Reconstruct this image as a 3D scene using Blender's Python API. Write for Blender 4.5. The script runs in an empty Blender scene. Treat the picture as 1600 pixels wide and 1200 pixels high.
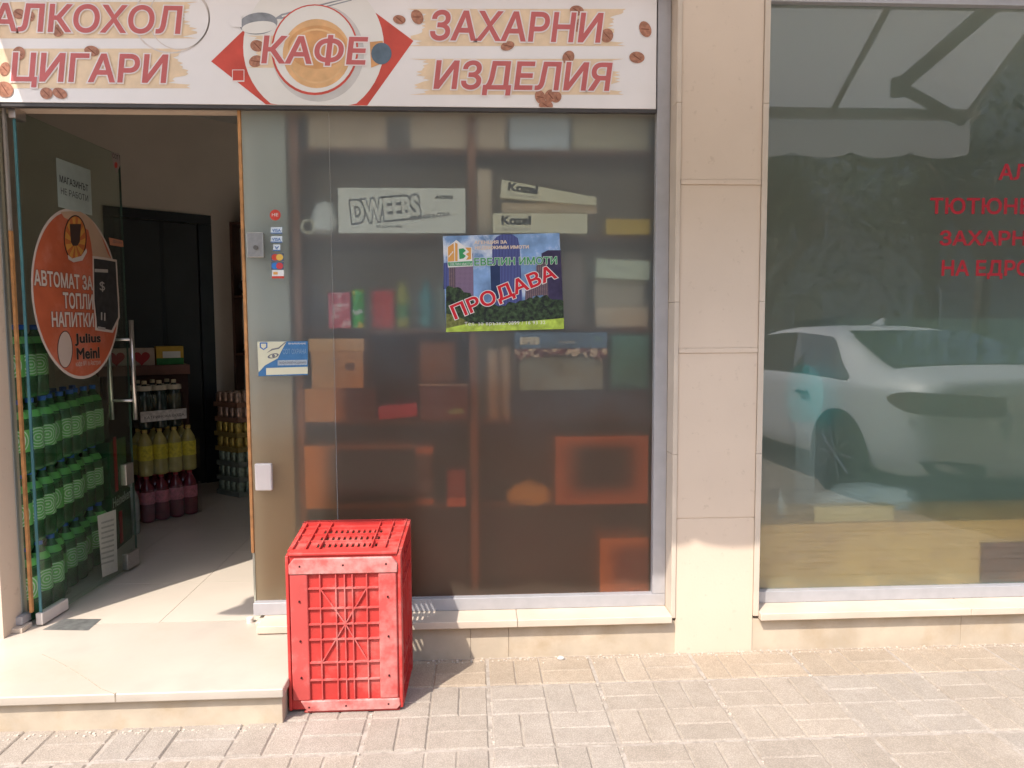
import bpy, bmesh, math, random
from mathutils import Vector, Matrix
random.seed(7)
R = math.radians
SC = bpy.context.scene
COL = SC.collection

# ------------------------------------------------------------------ camera
CF, CD, CH = 1155.0, 2.905, 1.33
psi, th, rho = R(3.0), R(4.3), 0.005
r0 = Vector((math.cos(psi), -math.sin(psi), 0))
fw = Vector((math.sin(psi)*math.cos(th), math.cos(psi)*math.cos(th), -math.sin(th)))
u0 = r0.cross(fw)
cr = r0*math.cos(rho) - u0*math.sin(rho)
cu = u0*math.cos(rho) + r0*math.sin(rho)
CP = Vector((0, -CD, CH))
cam = bpy.data.cameras.new('camera'); camo = bpy.data.objects.new('camera', cam); COL.objects.link(camo)
cam.sensor_width = 36; cam.lens = 36*CF/1600; cam.clip_start = 0.05; cam.clip_end = 500
mw = Matrix((cr, cu, -fw)).transposed().to_4x4(); mw.translation = CP
camo.matrix_world = mw
SC.camera = camo
# ------------------------------------------------------------------ light
L = Vector((0.71, 1.0, -1.62)).normalized()           # the way the sunlight travels
w = bpy.data.worlds.new('World'); SC.world = w; w.use_nodes = True
nt = w.node_tree; bg = nt.nodes['Background']
sky = nt.nodes.new('ShaderNodeTexSky'); sky.sky_type = 'NISHITA'; sky.sun_disc = False
sky.sun_elevation = math.asin(-L.z); sky.sun_rotation = math.atan2(-L.x, -L.y)
sky.dust_density = 2.0
nt.links.new(sky.outputs[0], bg.inputs[0]); bg.inputs[1].default_value = 0.15
sl = bpy.data.lights.new('sun', 'SUN'); sl.energy = 2.0; sl.angle = R(0.5); sl.color = (1, .93, .84)
so = bpy.data.objects.new('sun', sl); COL.objects.link(so)
so.rotation_euler = L.to_track_quat('-Z', 'Y').to_euler()
SC.view_settings.view_transform = 'Standard'; SC.view_settings.look = 'None'
SC.view_settings.exposure = 1.42; SC.view_settings.gamma = 1
SC.cycles.sample_clamp_indirect = 4; SC.cycles.max_bounces = 14; SC.cycles.transparent_max_bounces = 24
SC.cycles.caustics_reflective = False

# ------------------------------------------------------------------ helpers
def ray(px, py): return fw + cr*((px-800)/CF) - cu*((py-600)/CF)
def hit(px, py, O, N):
    d = ray(px, py); return CP + d*((O-CP).dot(N)/d.dot(N))
def W(px, py, Y):                                     # point of a plane parallel to the facade
    return hit(px, py, Vector((0, Y, 0)), Vector((0, 1, 0)))
GY = 0.12                                             # plane of the window glass
def V(px, py, p):                                     # real point, p metres before the facade, seen mirrored in the glass
    q = W(px, py, 2*GY+p); return Vector((q.x, -p, q.z))

class B:
    def __init__(s): s.bm = bmesh.new()
    def box(s, x0, x1, y0, y1, z0, z1, M=None):
        v = [s.bm.verts.new((x, y, z)) for x in (x0, x1) for y in (y0, y1) for z in (z0, z1)]
        for f in ((0,1,3,2), (4,6,7,5), (0,4,5,1), (2,3,7,6), (0,2,6,4), (1,5,7,3)): s.bm.faces.new([v[i] for i in f])
        if M: 
            for q in v: q.co = M @ q.co
        return s
    def poly(s, pts):
        s.bm.faces.new([s.bm.verts.new(p) for p in pts]); return s
    def prism(s, pts, d):                             # 3D outline pushed along d
        d = Vector(d); a = [s.bm.verts.new(p) for p in pts]; b = [s.bm.verts.new(Vector(p)+d) for p in pts]; n = len(a)
        s.bm.faces.new(a[::-1]); s.bm.faces.new(b)
        for i in range(n): s.bm.faces.new((a[i], a[(i+1)%n], b[(i+1)%n], b[i]))
        return s
    def tube(s, p0, p1, r, n=10, r1=None):
        p0, p1 = Vector(p0), Vector(p1); r1 = r if r1 is None else r1
        q = (p1-p0).to_track_quat('Z', 'Y'); A = []; C = []
        for i in range(n):
            t = 2*math.pi*i/n; e = q @ Vector((math.cos(t), math.sin(t), 0))
            A.append(s.bm.verts.new(p0+e*r)); C.append(s.bm.verts.new(p1+e*r1))
        for i in range(n): s.bm.faces.new((A[i], A[(i+1)%n], C[(i+1)%n], C[i]))
        s.bm.faces.new(A[::-1]); s.bm.faces.new(C); return s
    def lathe(s, prof, n=14, loc=(0, 0, 0), cap=True):
        loc = Vector(loc); rings = []
        for (r, z) in prof:
            rings.append([s.bm.verts.new(loc+Vector((r*math.cos(2*math.pi*i/n), r*math.sin(2*math.pi*i/n), z))) for i in range(n)])
        for a, b in zip(rings, rings[1:]):
            for i in range(n): s.bm.faces.new((a[i], a[(i+1)%n], b[(i+1)%n], b[i]))
        if cap: s.bm.faces.new(rings[0][::-1]); s.bm.faces.new(rings[-1])
        return s
    def xf(s, M):
        bmesh.ops.transform(s.bm, matrix=M, verts=s.bm.verts); return s
    def make(s, name, mat, parent=None, smooth=False, bevel=0, label=None, cat=None, group=None, kind=None, rec=True):
        if rec: bmesh.ops.recalc_face_normals(s.bm, faces=s.bm.faces)
        me = bpy.data.meshes.new(name); s.bm.to_mesh(me); s.bm.free()
        if smooth:
            for p in me.polygons: p.use_smooth = True
        me.materials.append(mat)
        o = bpy.data.objects.new(name, me); COL.objects.link(o)
        if parent: o.parent = parent
        if bevel:
            m = o.modifiers.new('bevel', 'BEVEL'); m.width = bevel; m.segments = 2; m.limit_method = 'ANGLE'; m.angle_limit = R(40)
            if not smooth:
                for p in me.polygons: p.use_smooth = True
                wn = o.modifiers.new('wn', 'WEIGHTED_NORMAL'); wn.keep_sharp = True
        tag(o, label, cat, group, kind); return o
def tag(o, label=None, cat=None, group=None, kind=None):
    if label: o['label'] = label
    if cat: o['category'] = cat
    if group: o['group'] = group
    if kind: o['kind'] = kind
    return o
def thing(name, label, cat, loc=(0, 0, 0), rz=0, group=None):
    o = bpy.data.objects.new(name, None); COL.objects.link(o); o.location = loc; o.rotation_euler = (0, 0, rz); o.empty_display_size = .05
    return tag(o, label, cat, group)
def copy_tree(o, parent=None):
    c = o.copy(); COL.objects.link(c)
    if parent: c.parent = parent
    for ch in list(o.children): copy_tree(ch, c)
    return c

MATS = {}
def mat(name, col, rough=.6, var=.12, scale=12, bump=0, bscale=60, metal=0, spec=.4, trans=0, stain=None, stain_scale=3, stain_lo=.5, stain_hi=.75, detail=5, ior=1.45, emit=None, alpha=1):
    if name in MATS: return MATS[name]
    m = bpy.data.materials.new(name); m.use_nodes = True; t = m.node_tree; N = t.nodes; K = t.links
    p = N['Principled BSDF']; p.inputs['Roughness'].default_value = rough; p.inputs['Metallic'].default_value = metal
    p.inputs['Specular IOR Level'].default_value = spec; p.inputs['Transmission Weight'].default_value = trans; p.inputs['IOR'].default_value = ior
    tc = N.new('ShaderNodeTexCoord')
    c = (*col, 1)
    if var:
        n = N.new('ShaderNodeTexNoise'); n.inputs['Scale'].default_value = scale; n.inputs['Detail'].default_value = detail
        K.new(tc.outputs['Object'], n.inputs['Vector'])
        mx = N.new('ShaderNodeMix'); mx.data_type = 'RGBA'
        mx.inputs[6].default_value = tuple(x*(1-var) for x in col)+(1,); mx.inputs[7].default_value = tuple(min(1, x*(1+var)) for x in col)+(1,)
        rp = N.new('ShaderNodeMapRange'); rp.inputs[1].default_value = .3; rp.inputs[2].default_value = .7
        K.new(n.outputs['Fac'], rp.inputs[0]); K.new(rp.outputs[0], mx.inputs[0]); out = mx.outputs[2]
        if stain:
            n2 = N.new('ShaderNodeTexNoise'); n2.inputs['Scale'].default_value = stain_scale; n2.inputs['Detail'].default_value = 8; n2.inputs['Roughness'].default_value = .65
            K.new(tc.outputs['Object'], n2.inputs['Vector'])
            r2 = N.new('ShaderNodeMapRange'); r2.inputs[1].default_value = stain_lo; r2.inputs[2].default_value = stain_hi
            K.new(n2.outputs['Fac'], r2.inputs[0])
            m2 = N.new('ShaderNodeMix'); m2.data_type = 'RGBA'; K.new(r2.outputs[0], m2.inputs[0]); K.new(out, m2.inputs[6]); m2.inputs[7].default_value = (*stain, 1); out = m2.outputs[2]
        K.new(out, p.inputs['Base Color'])
    else: p.inputs['Base Color'].default_value = c
    if bump:
        b = N.new('ShaderNodeTexNoise'); b.inputs['Scale'].default_value = bscale; b.inputs['Detail'].default_value = 6
        K.new(tc.outputs['Object'], b.inputs['Vector'])
        bp = N.new('ShaderNodeBump'); bp.inputs['Strength'].default_value = bump; bp.inputs['Distance'].default_value = .003
        K.new(b.outputs['Fac'], bp.inputs['Height']); K.new(bp.outputs[0], p.inputs['Normal'])
    MATS[name] = m; return m
def shader_mat(name):
    m = bpy.data.materials.new(name); m.use_nodes = True; m.node_tree.nodes.clear()
    return m, m.node_tree.nodes, m.node_tree.links
def mixs(N, K, fac, a, b):
    x = N.new('ShaderNodeMixShader')
    if hasattr(fac, 'links'): K.new(fac, x.inputs[0])
    else: x.inputs[0].default_value = fac
    K.new(a, x.inputs[1]); K.new(b, x.inputs[2]); return x.outputs[0]
def fres(N, K, add, ior=1.45):
    f = N.new('ShaderNodeLayerWeight'); f.inputs[0].default_value = .5
    q = N.new('ShaderNodeMath'); q.operation = 'POWER'; q.inputs[1].default_value = 5; K.new(f.outputs['Facing'], q.inputs[0])
    a = N.new('ShaderNodeMath'); a.operation = 'MULTIPLY_ADD'; a.use_clamp = True; a.inputs[1].default_value = .9; a.inputs[2].default_value = .04+add; K.new(q.outputs[0], a.inputs[0]); return a.outputs[0]
def clear_glass(name, tint, add=0.0):
    m, N, K = shader_mat(name); o = N.new('ShaderNodeOutputMaterial')
    t = N.new('ShaderNodeBsdfTransparent'); t.inputs[0].default_value = (*tint, 1)
    g = N.new('ShaderNodeBsdfGlossy'); g.inputs['Roughness'].default_value = .01
    K.new(mixs(N, K, fres(N, K, add), t.outputs[0], g.outputs[0]), o.inputs[0]); return m
def film_glass(name, rough, transp, haze, hazecol, refl, reflrough, tint=(.9, .95, .92), glow_tint=None, hi=1.35, lo=.75):
    """window pane covered with a translucent film: near things stay sharp, far ones blur"""
    m, N, K = shader_mat(name); o = N.new('ShaderNodeOutputMaterial')
    rf = N.new('ShaderNodeBsdfRefraction'); rf.inputs['IOR'].default_value = 1.33; rf.inputs['Roughness'].default_value = rough; rf.inputs['Color'].default_value = (*tint, 1)
    tr = N.new('ShaderNodeBsdfTransparent'); tr.inputs[0].default_value = (*tint, 1)
    df = N.new('ShaderNodeBsdfDiffuse'); df.inputs[0].default_value = (*hazecol, 1)
    tl = N.new('ShaderNodeBsdfTranslucent'); tl.inputs[0].default_value = (*hazecol, 1)
    g = N.new('ShaderNodeBsdfGlossy'); g.inputs['Roughness'].default_value = reflrough
    tc = N.new('ShaderNodeTexCoord'); n = N.new('ShaderNodeTexNoise'); n.inputs['Scale'].default_value = 2.5; n.inputs['Detail'].default_value = 4
    K.new(tc.outputs['Object'], n.inputs['Vector'])
    h = N.new('ShaderNodeMapRange'); h.inputs[1].default_value = .3; h.inputs[2].default_value = .7; h.inputs[3].default_value = haze*.8; h.inputs[4].default_value = haze*1.2
    K.new(n.outputs['Fac'], h.inputs[0])
    if glow_tint:                                           # warm glow painted into the film tint, browner towards its lower edge
        sx = N.new('ShaderNodeSeparateXYZ'); K.new(tc.outputs['Object'], sx.inputs[0])
        ad = N.new('ShaderNodeMath'); ad.operation = 'MULTIPLY_ADD'; ad.inputs[1].default_value = .5; K.new(n.outputs['Fac'], ad.inputs[0]); K.new(sx.outputs['Z'], ad.inputs[2])
        mr = N.new('ShaderNodeMapRange'); mr.interpolation_type = 'SMOOTHSTEP'; mr.inputs[1].default_value = hi+.25; mr.inputs[2].default_value = lo+.25; K.new(ad.outputs[0], mr.inputs[0])
        for nd, c0, c1 in ((rf, tint, glow_tint), (tr, tint, glow_tint), (df, hazecol, tuple(x*y for x, y in zip(hazecol, glow_tint))), (tl, hazecol, tuple(x*y for x, y in zip(hazecol, glow_tint)))):
            mc = N.new('ShaderNodeMix'); mc.data_type = 'RGBA'; mc.inputs[6].default_value = (*c0, 1); mc.inputs[7].default_value = (*c1, 1); K.new(mr.outputs[0], mc.inputs[0]); K.new(mc.outputs[2], nd.inputs['Color'])
    a = mixs(N, K, transp, rf.outputs[0], tr.outputs[0])
    d = mixs(N, K, .4, df.outputs[0], tl.outputs[0])
    b = mixs(N, K, h.outputs[0], a, d)
    K.new(mixs(N, K, fres(N, K, refl), b, g.outputs[0]), o.inputs[0]); return m

def pane(x0, x1, y0, y1, z0, z1, film, parent):
    o = B().box(x0, x1, y0, y1, z0, z1).make('window_pane', film, parent); o.data.materials.append(paneclear)
    for p in o.data.polygons: p.material_index = 0 if p.normal.y < -.9 else 1
    return o
class Frame:                                           # flat prints on a surface: u, v in metres, lift along the normal
    def __init__(s, O, Rt, Up):
        s.O, s.R, s.U = Vector(O), Vector(Rt).normalized(), Vector(Up).normalized(); s.N = s.R.cross(s.U).normalized()
    def p(s, u, v, l=0): return s.O + s.R*u + s.U*v + s.N*l
    def uv(s, px, py):
        q = hit(px, py, s.O, s.N) - s.O
        a, b, c = s.R.dot(s.R), s.R.dot(s.U), s.U.dot(s.U); d, e = q.dot(s.R), q.dot(s.U); D = a*c-b*b
        return ((d*c-e*b)/D, (e*a-d*b)/D)
    def pts(s, pl, l=0): return [s.p(*s.uv(x, y), l) for x, y in pl]
def flat(fr, polys, l, name, m, parent, px=True, clip=None, step=0, **k):
    b = B()
    for i_, pl in enumerate(polys):
        q = [fr.uv(x, y) for x, y in pl] if px else pl
        if clip is not None: q = [(u, min(max(v, clip[0]), clip[1])) for u, v in q]
        b.poly([fr.p(u, v, l+step*(i_ % 6)) for u, v in q])
    b_ = b
    o = b_.make(name, m, parent, rec=False, **k); return o
def ell(cx, cy, rx, ry, n=28, a0=0, rot=0, a1=None):
    out = []; a1 = 2*math.pi if a1 is None else a1
    for i in range(n):
        t = a0+(a1-a0)*i/n; x, y = rx*math.cos(t), ry*math.sin(t)
        out.append((cx+x*math.cos(rot)-y*math.sin(rot), cy+x*math.sin(rot)+y*math.cos(rot)))
    return out
def ring(cx, cy, rx, ry, wd, n=36, rot=0):
    a, b = ell(cx, cy, rx, ry, n, rot=rot), ell(cx, cy, rx-wd, ry-wd, n, rot=rot)
    return [[a[i], a[(i+1) % n], b[(i+1) % n], b[i]] for i in range(n)]
from mathutils.geometry import delaunay_2d_cdt
def glyphs(s, shear, off, spacing):
    c = bpy.data.curves.new('t', 'FONT'); c.body = s; c.shear = shear; c.resolution_u = 4; c.space_character = spacing; c.fill_mode = 'NONE' if False else c.fill_mode
    c.dimensions = '3D'; c.fill_mode = 'HALF'
    o = bpy.data.objects.new('t', c); COL.objects.link(o)
    cu_ = o.to_curve(bpy.context.evaluated_depsgraph_get()); loops = []
    from mathutils.geometry import interpolate_bezier
    for sp in cu_.splines:
        P = []
        if sp.type == 'BEZIER':
            bp = sp.bezier_points; n = len(bp)
            for i in range(n):
                a, b_ = bp[i], bp[(i+1) % n]; ctl = (a.handle_right-a.co).cross(b_.co-a.co).length + (b_.handle_left-a.co).cross(b_.co-a.co).length
                P += [q.to_2d() for q in interpolate_bezier(a.co, a.handle_right, b_.handle_left, b_.co, 5)[:-1]] if ctl > 1e-5 else [a.co.to_2d()]
        else: P = [Vector(q.co[:2]) for q in sp.points]
        Q = []
        for q in P:
            if not Q or (q-Q[-1]).length > 1e-4: Q.append(q)
        if len(Q) > 2 and (Q[0]-Q[-1]).length < 1e-4: Q.pop()
        if len(Q) > 2: loops.append(Q)
    o.to_curve_clear(); bpy.data.objects.remove(o); bpy.data.curves.remove(c)
    area = lambda q: sum(q[i-1].x*q[i].y-q[i].x*q[i-1].y for i in range(len(q)))/2
    def grow(loops, sg):
        out = []
        for q in loops:
            r_ = []
            for i in range(len(q)):
                d0, d1 = (q[i]-q[i-1]).normalized(), (q[(i+1) % len(q)]-q[i]).normalized(); m_ = (Vector((d0.y, -d0.x))+Vector((d1.y, -d1.x)))*sg
                k = 1/max(.45, m_.length_squared/2) if m_.length > 1e-6 else 0
                r_.append(q[i]+m_*k*off)
            out.append(r_)
        return out
    boxes = [(min(p.x for p in q), max(p.x for p in q)) for q in loops]; order = sorted(range(len(loops)), key=lambda i: boxes[i][0]); groups = []
    for i in order:
        if groups and boxes[i][0] < groups[-1][1]: groups[-1][0].append(loops[i]); groups[-1][1] = max(groups[-1][1], boxes[i][1])
        else: groups.append([[loops[i]], boxes[i][1]])
    vs, fs = [], []
    for g, _ in groups:
        sg = 1 if area(max(g, key=lambda q: abs(area(q)))) > 0 else -1
        if off: g = grow(g, sg)
        pts, ed = [], []
        for q in g:
            k = len(pts); pts += q; ed += [(k+i, k+(i+1) % len(q)) for i in range(len(q))]
        V_, E_, F_, *_r = delaunay_2d_cdt(pts, ed, [], 0, 1e-5); base = len(vs); vs += [(v.x, v.y, 0) for v in V_]
        for f in F_:
            cx_ = sum(V_[i].x for i in f)/len(f); cy_ = sum(V_[i].y for i in f)/len(f); wn = 0
            for q in g:
                for i in range(len(q)):
                    a, b_ = q[i-1], q[i]
                    if (a.y <= cy_) != (b_.y <= cy_):
                        if a.x+(cy_-a.y)/(b_.y-a.y)*(b_.x-a.x) > cx_: wn += 1 if b_.y > a.y else -1
            if wn*sg > 0: fs.append([base+i for i in f])
    me = bpy.data.meshes.new('lettering'); me.from_pydata(vs, [], fs); me.update()
    b_ = bmesh.new(); b_.from_mesh(me); bmesh.ops.delete(b_, geom=[v for v in b_.verts if not v.link_faces], context='VERTS'); b_.to_mesh(me); b_.free(); return me
def text(fr, s, box, l, m, parent, name='lettering', shear=0, off=.0, outline=None, om=None, rot=0, px=True, ol=None, spacing=1.0):
    """box: x0,y0,x1,y1 in photo pixels of the surface (or u0,v0,u1,v1 in metres)"""
    if px:
        x0, y0, x1, y1 = box; ym, xm = (y0+y1)/2, (x0+x1)/2
        ua, ub = fr.uv(x0, ym)[0], fr.uv(x1, ym)[0]; va, vb = fr.uv(xm, y1)[1], fr.uv(xm, y0)[1]
    else: ua, va, ub, vb = box
    def mesh(o_): return glyphs(s, shear, o_, spacing)
    me = mesh(off)
    xs = [v.co.x for v in me.vertices]; ys = [v.co.y for v in me.vertices]
    a, b, c, d = min(xs), max(xs), min(ys), max(ys)
    sx, sy = (ub-ua)/(b-a), (vb-va)/(d-c); um, vm = (ua+ub)/2, (va+vb)/2
    def place(me, nm, mt, ll):
        for v in me.vertices:
            u, w_ = ua+(v.co.x-a)*sx-um, va+(v.co.y-c)*sy-vm
            u, w_ = u*math.cos(rot)-w_*math.sin(rot), u*math.sin(rot)+w_*math.cos(rot)
            v.co = fr.p(um+u, vm+w_, ll)
        me.materials.append(mt); me.name = nm
        o = bpy.data.objects.new(nm, me); COL.objects.link(o); o.parent = parent; return o
    if outline: place(mesh(off+outline), 'lettering_outline', om, l-.0006 if ol is None else ol)
    return place(me, name, m, l)

# ------------------------------------------------------------------ materials
stone = mat('beige limestone', (.69, .555, .43), .55, .05, 2.2, .15, 90, stain=(.52, .40, .29), stain_scale=26, stain_lo=.60, stain_hi=.78)
plinthm = mat('worn limestone', (.54, .45, .34), .6, .12, 7, .25, 70, stain=(.45, .34, .22), stain_scale=6, stain_lo=.48, stain_hi=.8)
slabm = mat('pale step marble', (.52, .455, .38), .35, .08, 6, .1, 50, stain=(.44, .37, .29), stain_scale=3, stain_lo=.5, stain_hi=.8)
alu = mat('grey aluminium', (.46, .45, .46), .42, .05, 20, 0, metal=.25)
steel = mat('brushed steel', (.62, .58, .55), .3, .08, 80, .05, 200, metal=.9)
clampm = mat('pale clamp cover', (.68, .62, .57), .35, .05)
gasket = mat('orange brown sealant', (.50, .24, .09), .6, .25, 30, .2, 120)
tealedge = mat('green glass edge', (.07, .19, .21), .15, .3, 6)
floorm = mat('cream floor tile', (.62, .54, .45), .22, .05, 3, .02)
groutm = mat('floor grout', (.20, .17, .14), .8)
wallm = mat('taupe inner wall', (.82, .73, .64), .8, .05, 3)
darkm = mat('near black door', (.025, .027, .032), .35, .2, 4)
darkp = mat('charcoal door panel', (.045, .047, .05), .4, .15, 4)
woodm = mat('brown shelf wood', (.28, .125, .065), .5, .25, 9, .1)
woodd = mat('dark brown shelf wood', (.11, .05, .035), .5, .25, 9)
card = mat('brown cardboard', (.52, .29, .13), .8, .12, 18, .1)
cardd = mat('reddish cardboard', (.36, .13, .06), .8, .2, 8, .1)
cardp = mat('pale cardboard', (.62, .49, .34), .8, .1, 12, .1)
creamb = mat('cream carton', (.80, .75, .55), .6, .05, 20)
whiteb = mat('white carton', (.82, .82, .74), .6, .04, 20)
bluewhite = mat('bluish white carton', (.62, .70, .76), .6, .05, 20)
ink = mat('grey ink', (.16, .16, .17), .6, 0)
inkl = mat('pale grey ink', (.42, .42, .41), .6, 0)
black = mat('black ink', (.02, .02, .022), .5, 0)
white = mat('white ink', (.82, .80, .77), .5, 0)

# ------------------------------------------------------------------ the setting: ground, road, pavement
def plane(name, x0, x1, y0, y1, z, m, kind='structure'):
    return B().poly([(x0, y0, z), (x1, y0, z), (x1, y1, z), (x0, y1, z)]).make(name, m, kind=kind)
asphalt = mat('asphalt', (.07, .068, .065), .9, .2, 6, .3, 120)
plane('ground', -150, 150, -200, 60, -.16, mat('dry earth', (.16, .13, .09), .95, .2, 1))
plane('road', -80, 80, -13.5, -7.2, -.12, asphalt)
mortar = mat('sandy joint mortar', (.33, .285, .24), .95, .2, 40, .6, 160, stain=(.41, .36, .31), stain_scale=25, stain_lo=.45, stain_hi=.6)
b = B(); b.box(-9, 9, -7.2, .06, -.16, -.0047); b.make('pavement_bed', mortar, kind='structure')
# paving: tiles of 0.413 m, each a basket weave of four brick pairs
bm = bmesh.new(); cl = bm.loops.layers.float_color.new('tint')
T = .413; X0 = .872; Y0 = -.236
def brick(x0, x1, y0, y1, tint):
    if y1 > -.004: y1 = -.004
    if y1-y0 < .015: return
    g = .0015; c = .005; dz = random.uniform(-.0012, .0012); x0 += g; x1 -= g; y0 += g; y1 -= g
    tl = [random.uniform(-.0012, .0012) for _ in range(4)]
    lo = [bm.verts.new(p) for p in ((x0, y0, -.008), (x1, y0, -.008), (x1, y1, -.008), (x0, y1, -.008))]
    mi = [bm.verts.new(p) for p in ((x0, y0, dz-.0042), (x1, y0, dz-.0042), (x1, y1, dz-.0042), (x0, y1, dz-.0042))]
    hi = [bm.verts.new(p) for p in ((x0+c, y0+c, dz+tl[0]), (x1-c, y0+c, dz+tl[1]), (x1-c, y1-c, dz+tl[2]), (x0+c, y1-c, dz+tl[3]))]
    fs = [bm.faces.new(hi)]
    for A, C in ((lo, mi), (mi, hi)):
        for i in range(4): fs.append(bm.faces.new((A[i], A[(i+1) % 4], C[(i+1) % 4], C[i])))
    for f in fs:
        for l_ in f.loops: l_[cl] = (*tint, 1)
for i in range(-13, 13):
    for j in range(-10, 1):
        tx, ty = X0+i*T, Y0+j*T; h = (T-.011)/2; o = .0055
        base = random.uniform(-.05, .05); warm = random.uniform(.0, .035) + (.05 if j == 0 else 0)
        if abs(tx) > 5.2: continue
        for bx in (0, 1):
            for by in (0, 1):
                horiz = (bx == by) if False else (bx != by) if by == 0 else (bx == 0)
                horiz = (by == 1 and bx == 0) or (by == 0 and bx == 1)
                for k in (0, 1):
                    v = 1+base+random.uniform(-.05, .05)
                    t = (v*(1+warm), v, v*(1-warm*1.4))
                    xa, ya = tx+o+bx*h, ty+o+by*h
                    if horiz: brick(xa, xa+h, ya+k*h/2, ya+(k+1)*h/2, t)
                    else: brick(xa+k*h/2, xa+(k+1)*h/2, ya, ya+h, t)
me = bpy.data.meshes.new('pavement'); bmesh.ops.recalc_face_normals(bm, faces=bm.faces); bm.to_mesh(me); bm.free()
pm = mat('paving brick', (.40, .348, .295), .85, .06, 30, .8, 260, stain=(.46, .405, .35), stain_scale=5, stain_lo=.48, stain_hi=.72)
nt = pm.node_tree; p = nt.nodes['Principled BSDF']; at = nt.nodes.new('ShaderNodeAttribute'); at.attribute_name = 'tint'
src = p.inputs['Base Color'].links[0].from_socket; mx = nt.nodes.new('ShaderNodeMix'); mx.data_type = 'RGBA'; mx.blend_type = 'MULTIPLY'; mx.inputs[0].default_value = 1
vo = nt.nodes.new('ShaderNodeTexVoronoi'); vo.inputs['Scale'].default_value = 210; tc = nt.nodes.new('ShaderNodeTexCoord'); nt.links.new(tc.outputs['Object'], vo.inputs['Vector'])
vr = nt.nodes.new('ShaderNodeMapRange'); vr.inputs[1].default_value = .0; vr.inputs[2].default_value = .6; vr.inputs[3].default_value = 1.10; vr.inputs[4].default_value = .76
nt.links.new(vo.outputs['Distance'], vr.inputs[0])
m3 = nt.nodes.new('ShaderNodeMix'); m3.data_type = 'RGBA'; m3.blend_type = 'MULTIPLY'; m3.inputs[0].default_value = 1
nt.links.new(src, mx.inputs[6]); nt.links.new(at.outputs['Color'], mx.inputs[7]); nt.links.new(mx.outputs[2], m3.inputs[6]); nt.links.new(vr.outputs[0], m3.inputs[7]); nt.links.new(m3.outputs[2], p.inputs['Base Color'])
me.materials.append(pm); o = bpy.data.objects.new('pavement', me); COL.objects.link(o); o['kind'] = 'structure'
# grit swept against the wall and the step
b = B()
for _ in range(420):
    if random.random() < .6: x, y = random.uniform(-.2, 2.6), -abs(random.gauss(0, .02))-.004
    elif random.random() < .6: x, y = random.uniform(-1.7, -.66), -.475-abs(random.gauss(0, .015))
    else: x, y = X0+T*random.choice((-3, -2, -1, 0, 1, 2))+random.gauss(0, .006), random.uniform(-.9, -.05)
    s = random.uniform(.0012, .004); b.box(x-s, x+s, y-s, y+s*random.uniform(.4, 1.4), -.004, s*random.uniform(.5, 1.2))
b.make('grit', mat('stone grit', (.55, .48, .40), .9, .3, 200), kind='stuff')
pb = W(876, 1027, -.03)
b = B(); bmesh.ops.create_icosphere(b.bm, subdivisions=2, radius=1); b.xf(Matrix.Translation((pb.x, -.035, .006)) @ Matrix.Diagonal((.016, .011, .008, 1)))
b.make('pebble', mat('pale pebble', (.55, .52, .48), .7, .1), smooth=True, label='small pale pebble lying on the paving against the plinth', cat='pebble')

# ------------------------------------------------------------------ the shop building
shop = thing('shop_building', 'beige stone shopfront with recessed windows and an open doorway', 'building')
GL, GR = -.905, .742                                    # glazed bay
PL, PR = .805, 1.150                                    # stone pillar between the windows
ZS = .165                                               # sill height
# pillar: four courses of stone slabs with a thin moulded joint
zs = [(-.02, .554), (.560, 1.228), (1.248, 1.888), (1.908, 2.75), (2.756, 4.2)]
b = B()
for a, c in zs: b.box(PL+.012, PR-.012, 0, .05, a, c)
b.box(PL+.014, PR-.014, .003, .16, -.02, 4.2)
for z in (1.228, 1.888): b.box(PL+.013, PR-.013, -.004, .05, z+.0005, z+.0195)
b.make('pillar', stone, shop, bevel=.0015)
trim = mat('smooth limestone trim', (.62, .52, .415), .5, .08, 6, .06, 90)
b = B()
for x0, x1 in ((PL-.008, PL+.0105), (PR-.0105, PR+.012)):
    for a, c in ((ZS-.018, .82), (.8212, 1.43), (1.4312, 2.2), (2.2012, 2.72)): b.box(x0, x1, -.006, .10, a, c)
b.make('window_reveal', trim, shop, bevel=.0015)
b = B(); xs = [-.64, -.02, .134, 1.125, 2.03, 3.2, 4.6]
for a, c in zip(xs, xs[1:]): 
    if not (a < PL+.05 and c > PL+.05 and False): b.box(a+.0006, c-.0006, .004, .12, -.02, ZS-.032)
b.make('plinth', plinthm, shop, bevel=.001)
b = B()
for a, c in ((-.86, .168), (.1692, PL-.009), (PR+.013, 2.05), (2.0512, 4.6)): b.box(a, c, -.03, .135, ZS-.030, ZS)
b.make('sill', trim, shop, bevel=.003)
b = B()                                                 # left pillar, lintel, upper wall, right end
b.box(-3.2, -1.84, 0, .16, 0, 4.2); b.box(-9, -3.202, .0, .2, 0, 4.2); b.make('wall', stone, shop, bevel=.002)
b = B(); b.box(-3.2, PL+.01, .145, .2, 2.19, 4.2); b.box(PR-.01, 4.6, .145, .2, 2.66, 4.2); b.box(4.602, 9, 0, .2, 0, 4.2); b.box(-9, 9, .1, .2, 4.202, 6.5)
b.box(-3.2, PL+.01, .0, .143, 2.66, 4.2); b.box(PR-.01, 4.6, .06, .143, 2.66, 4.2)
b.make('upper_wall', stone, shop)
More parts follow.
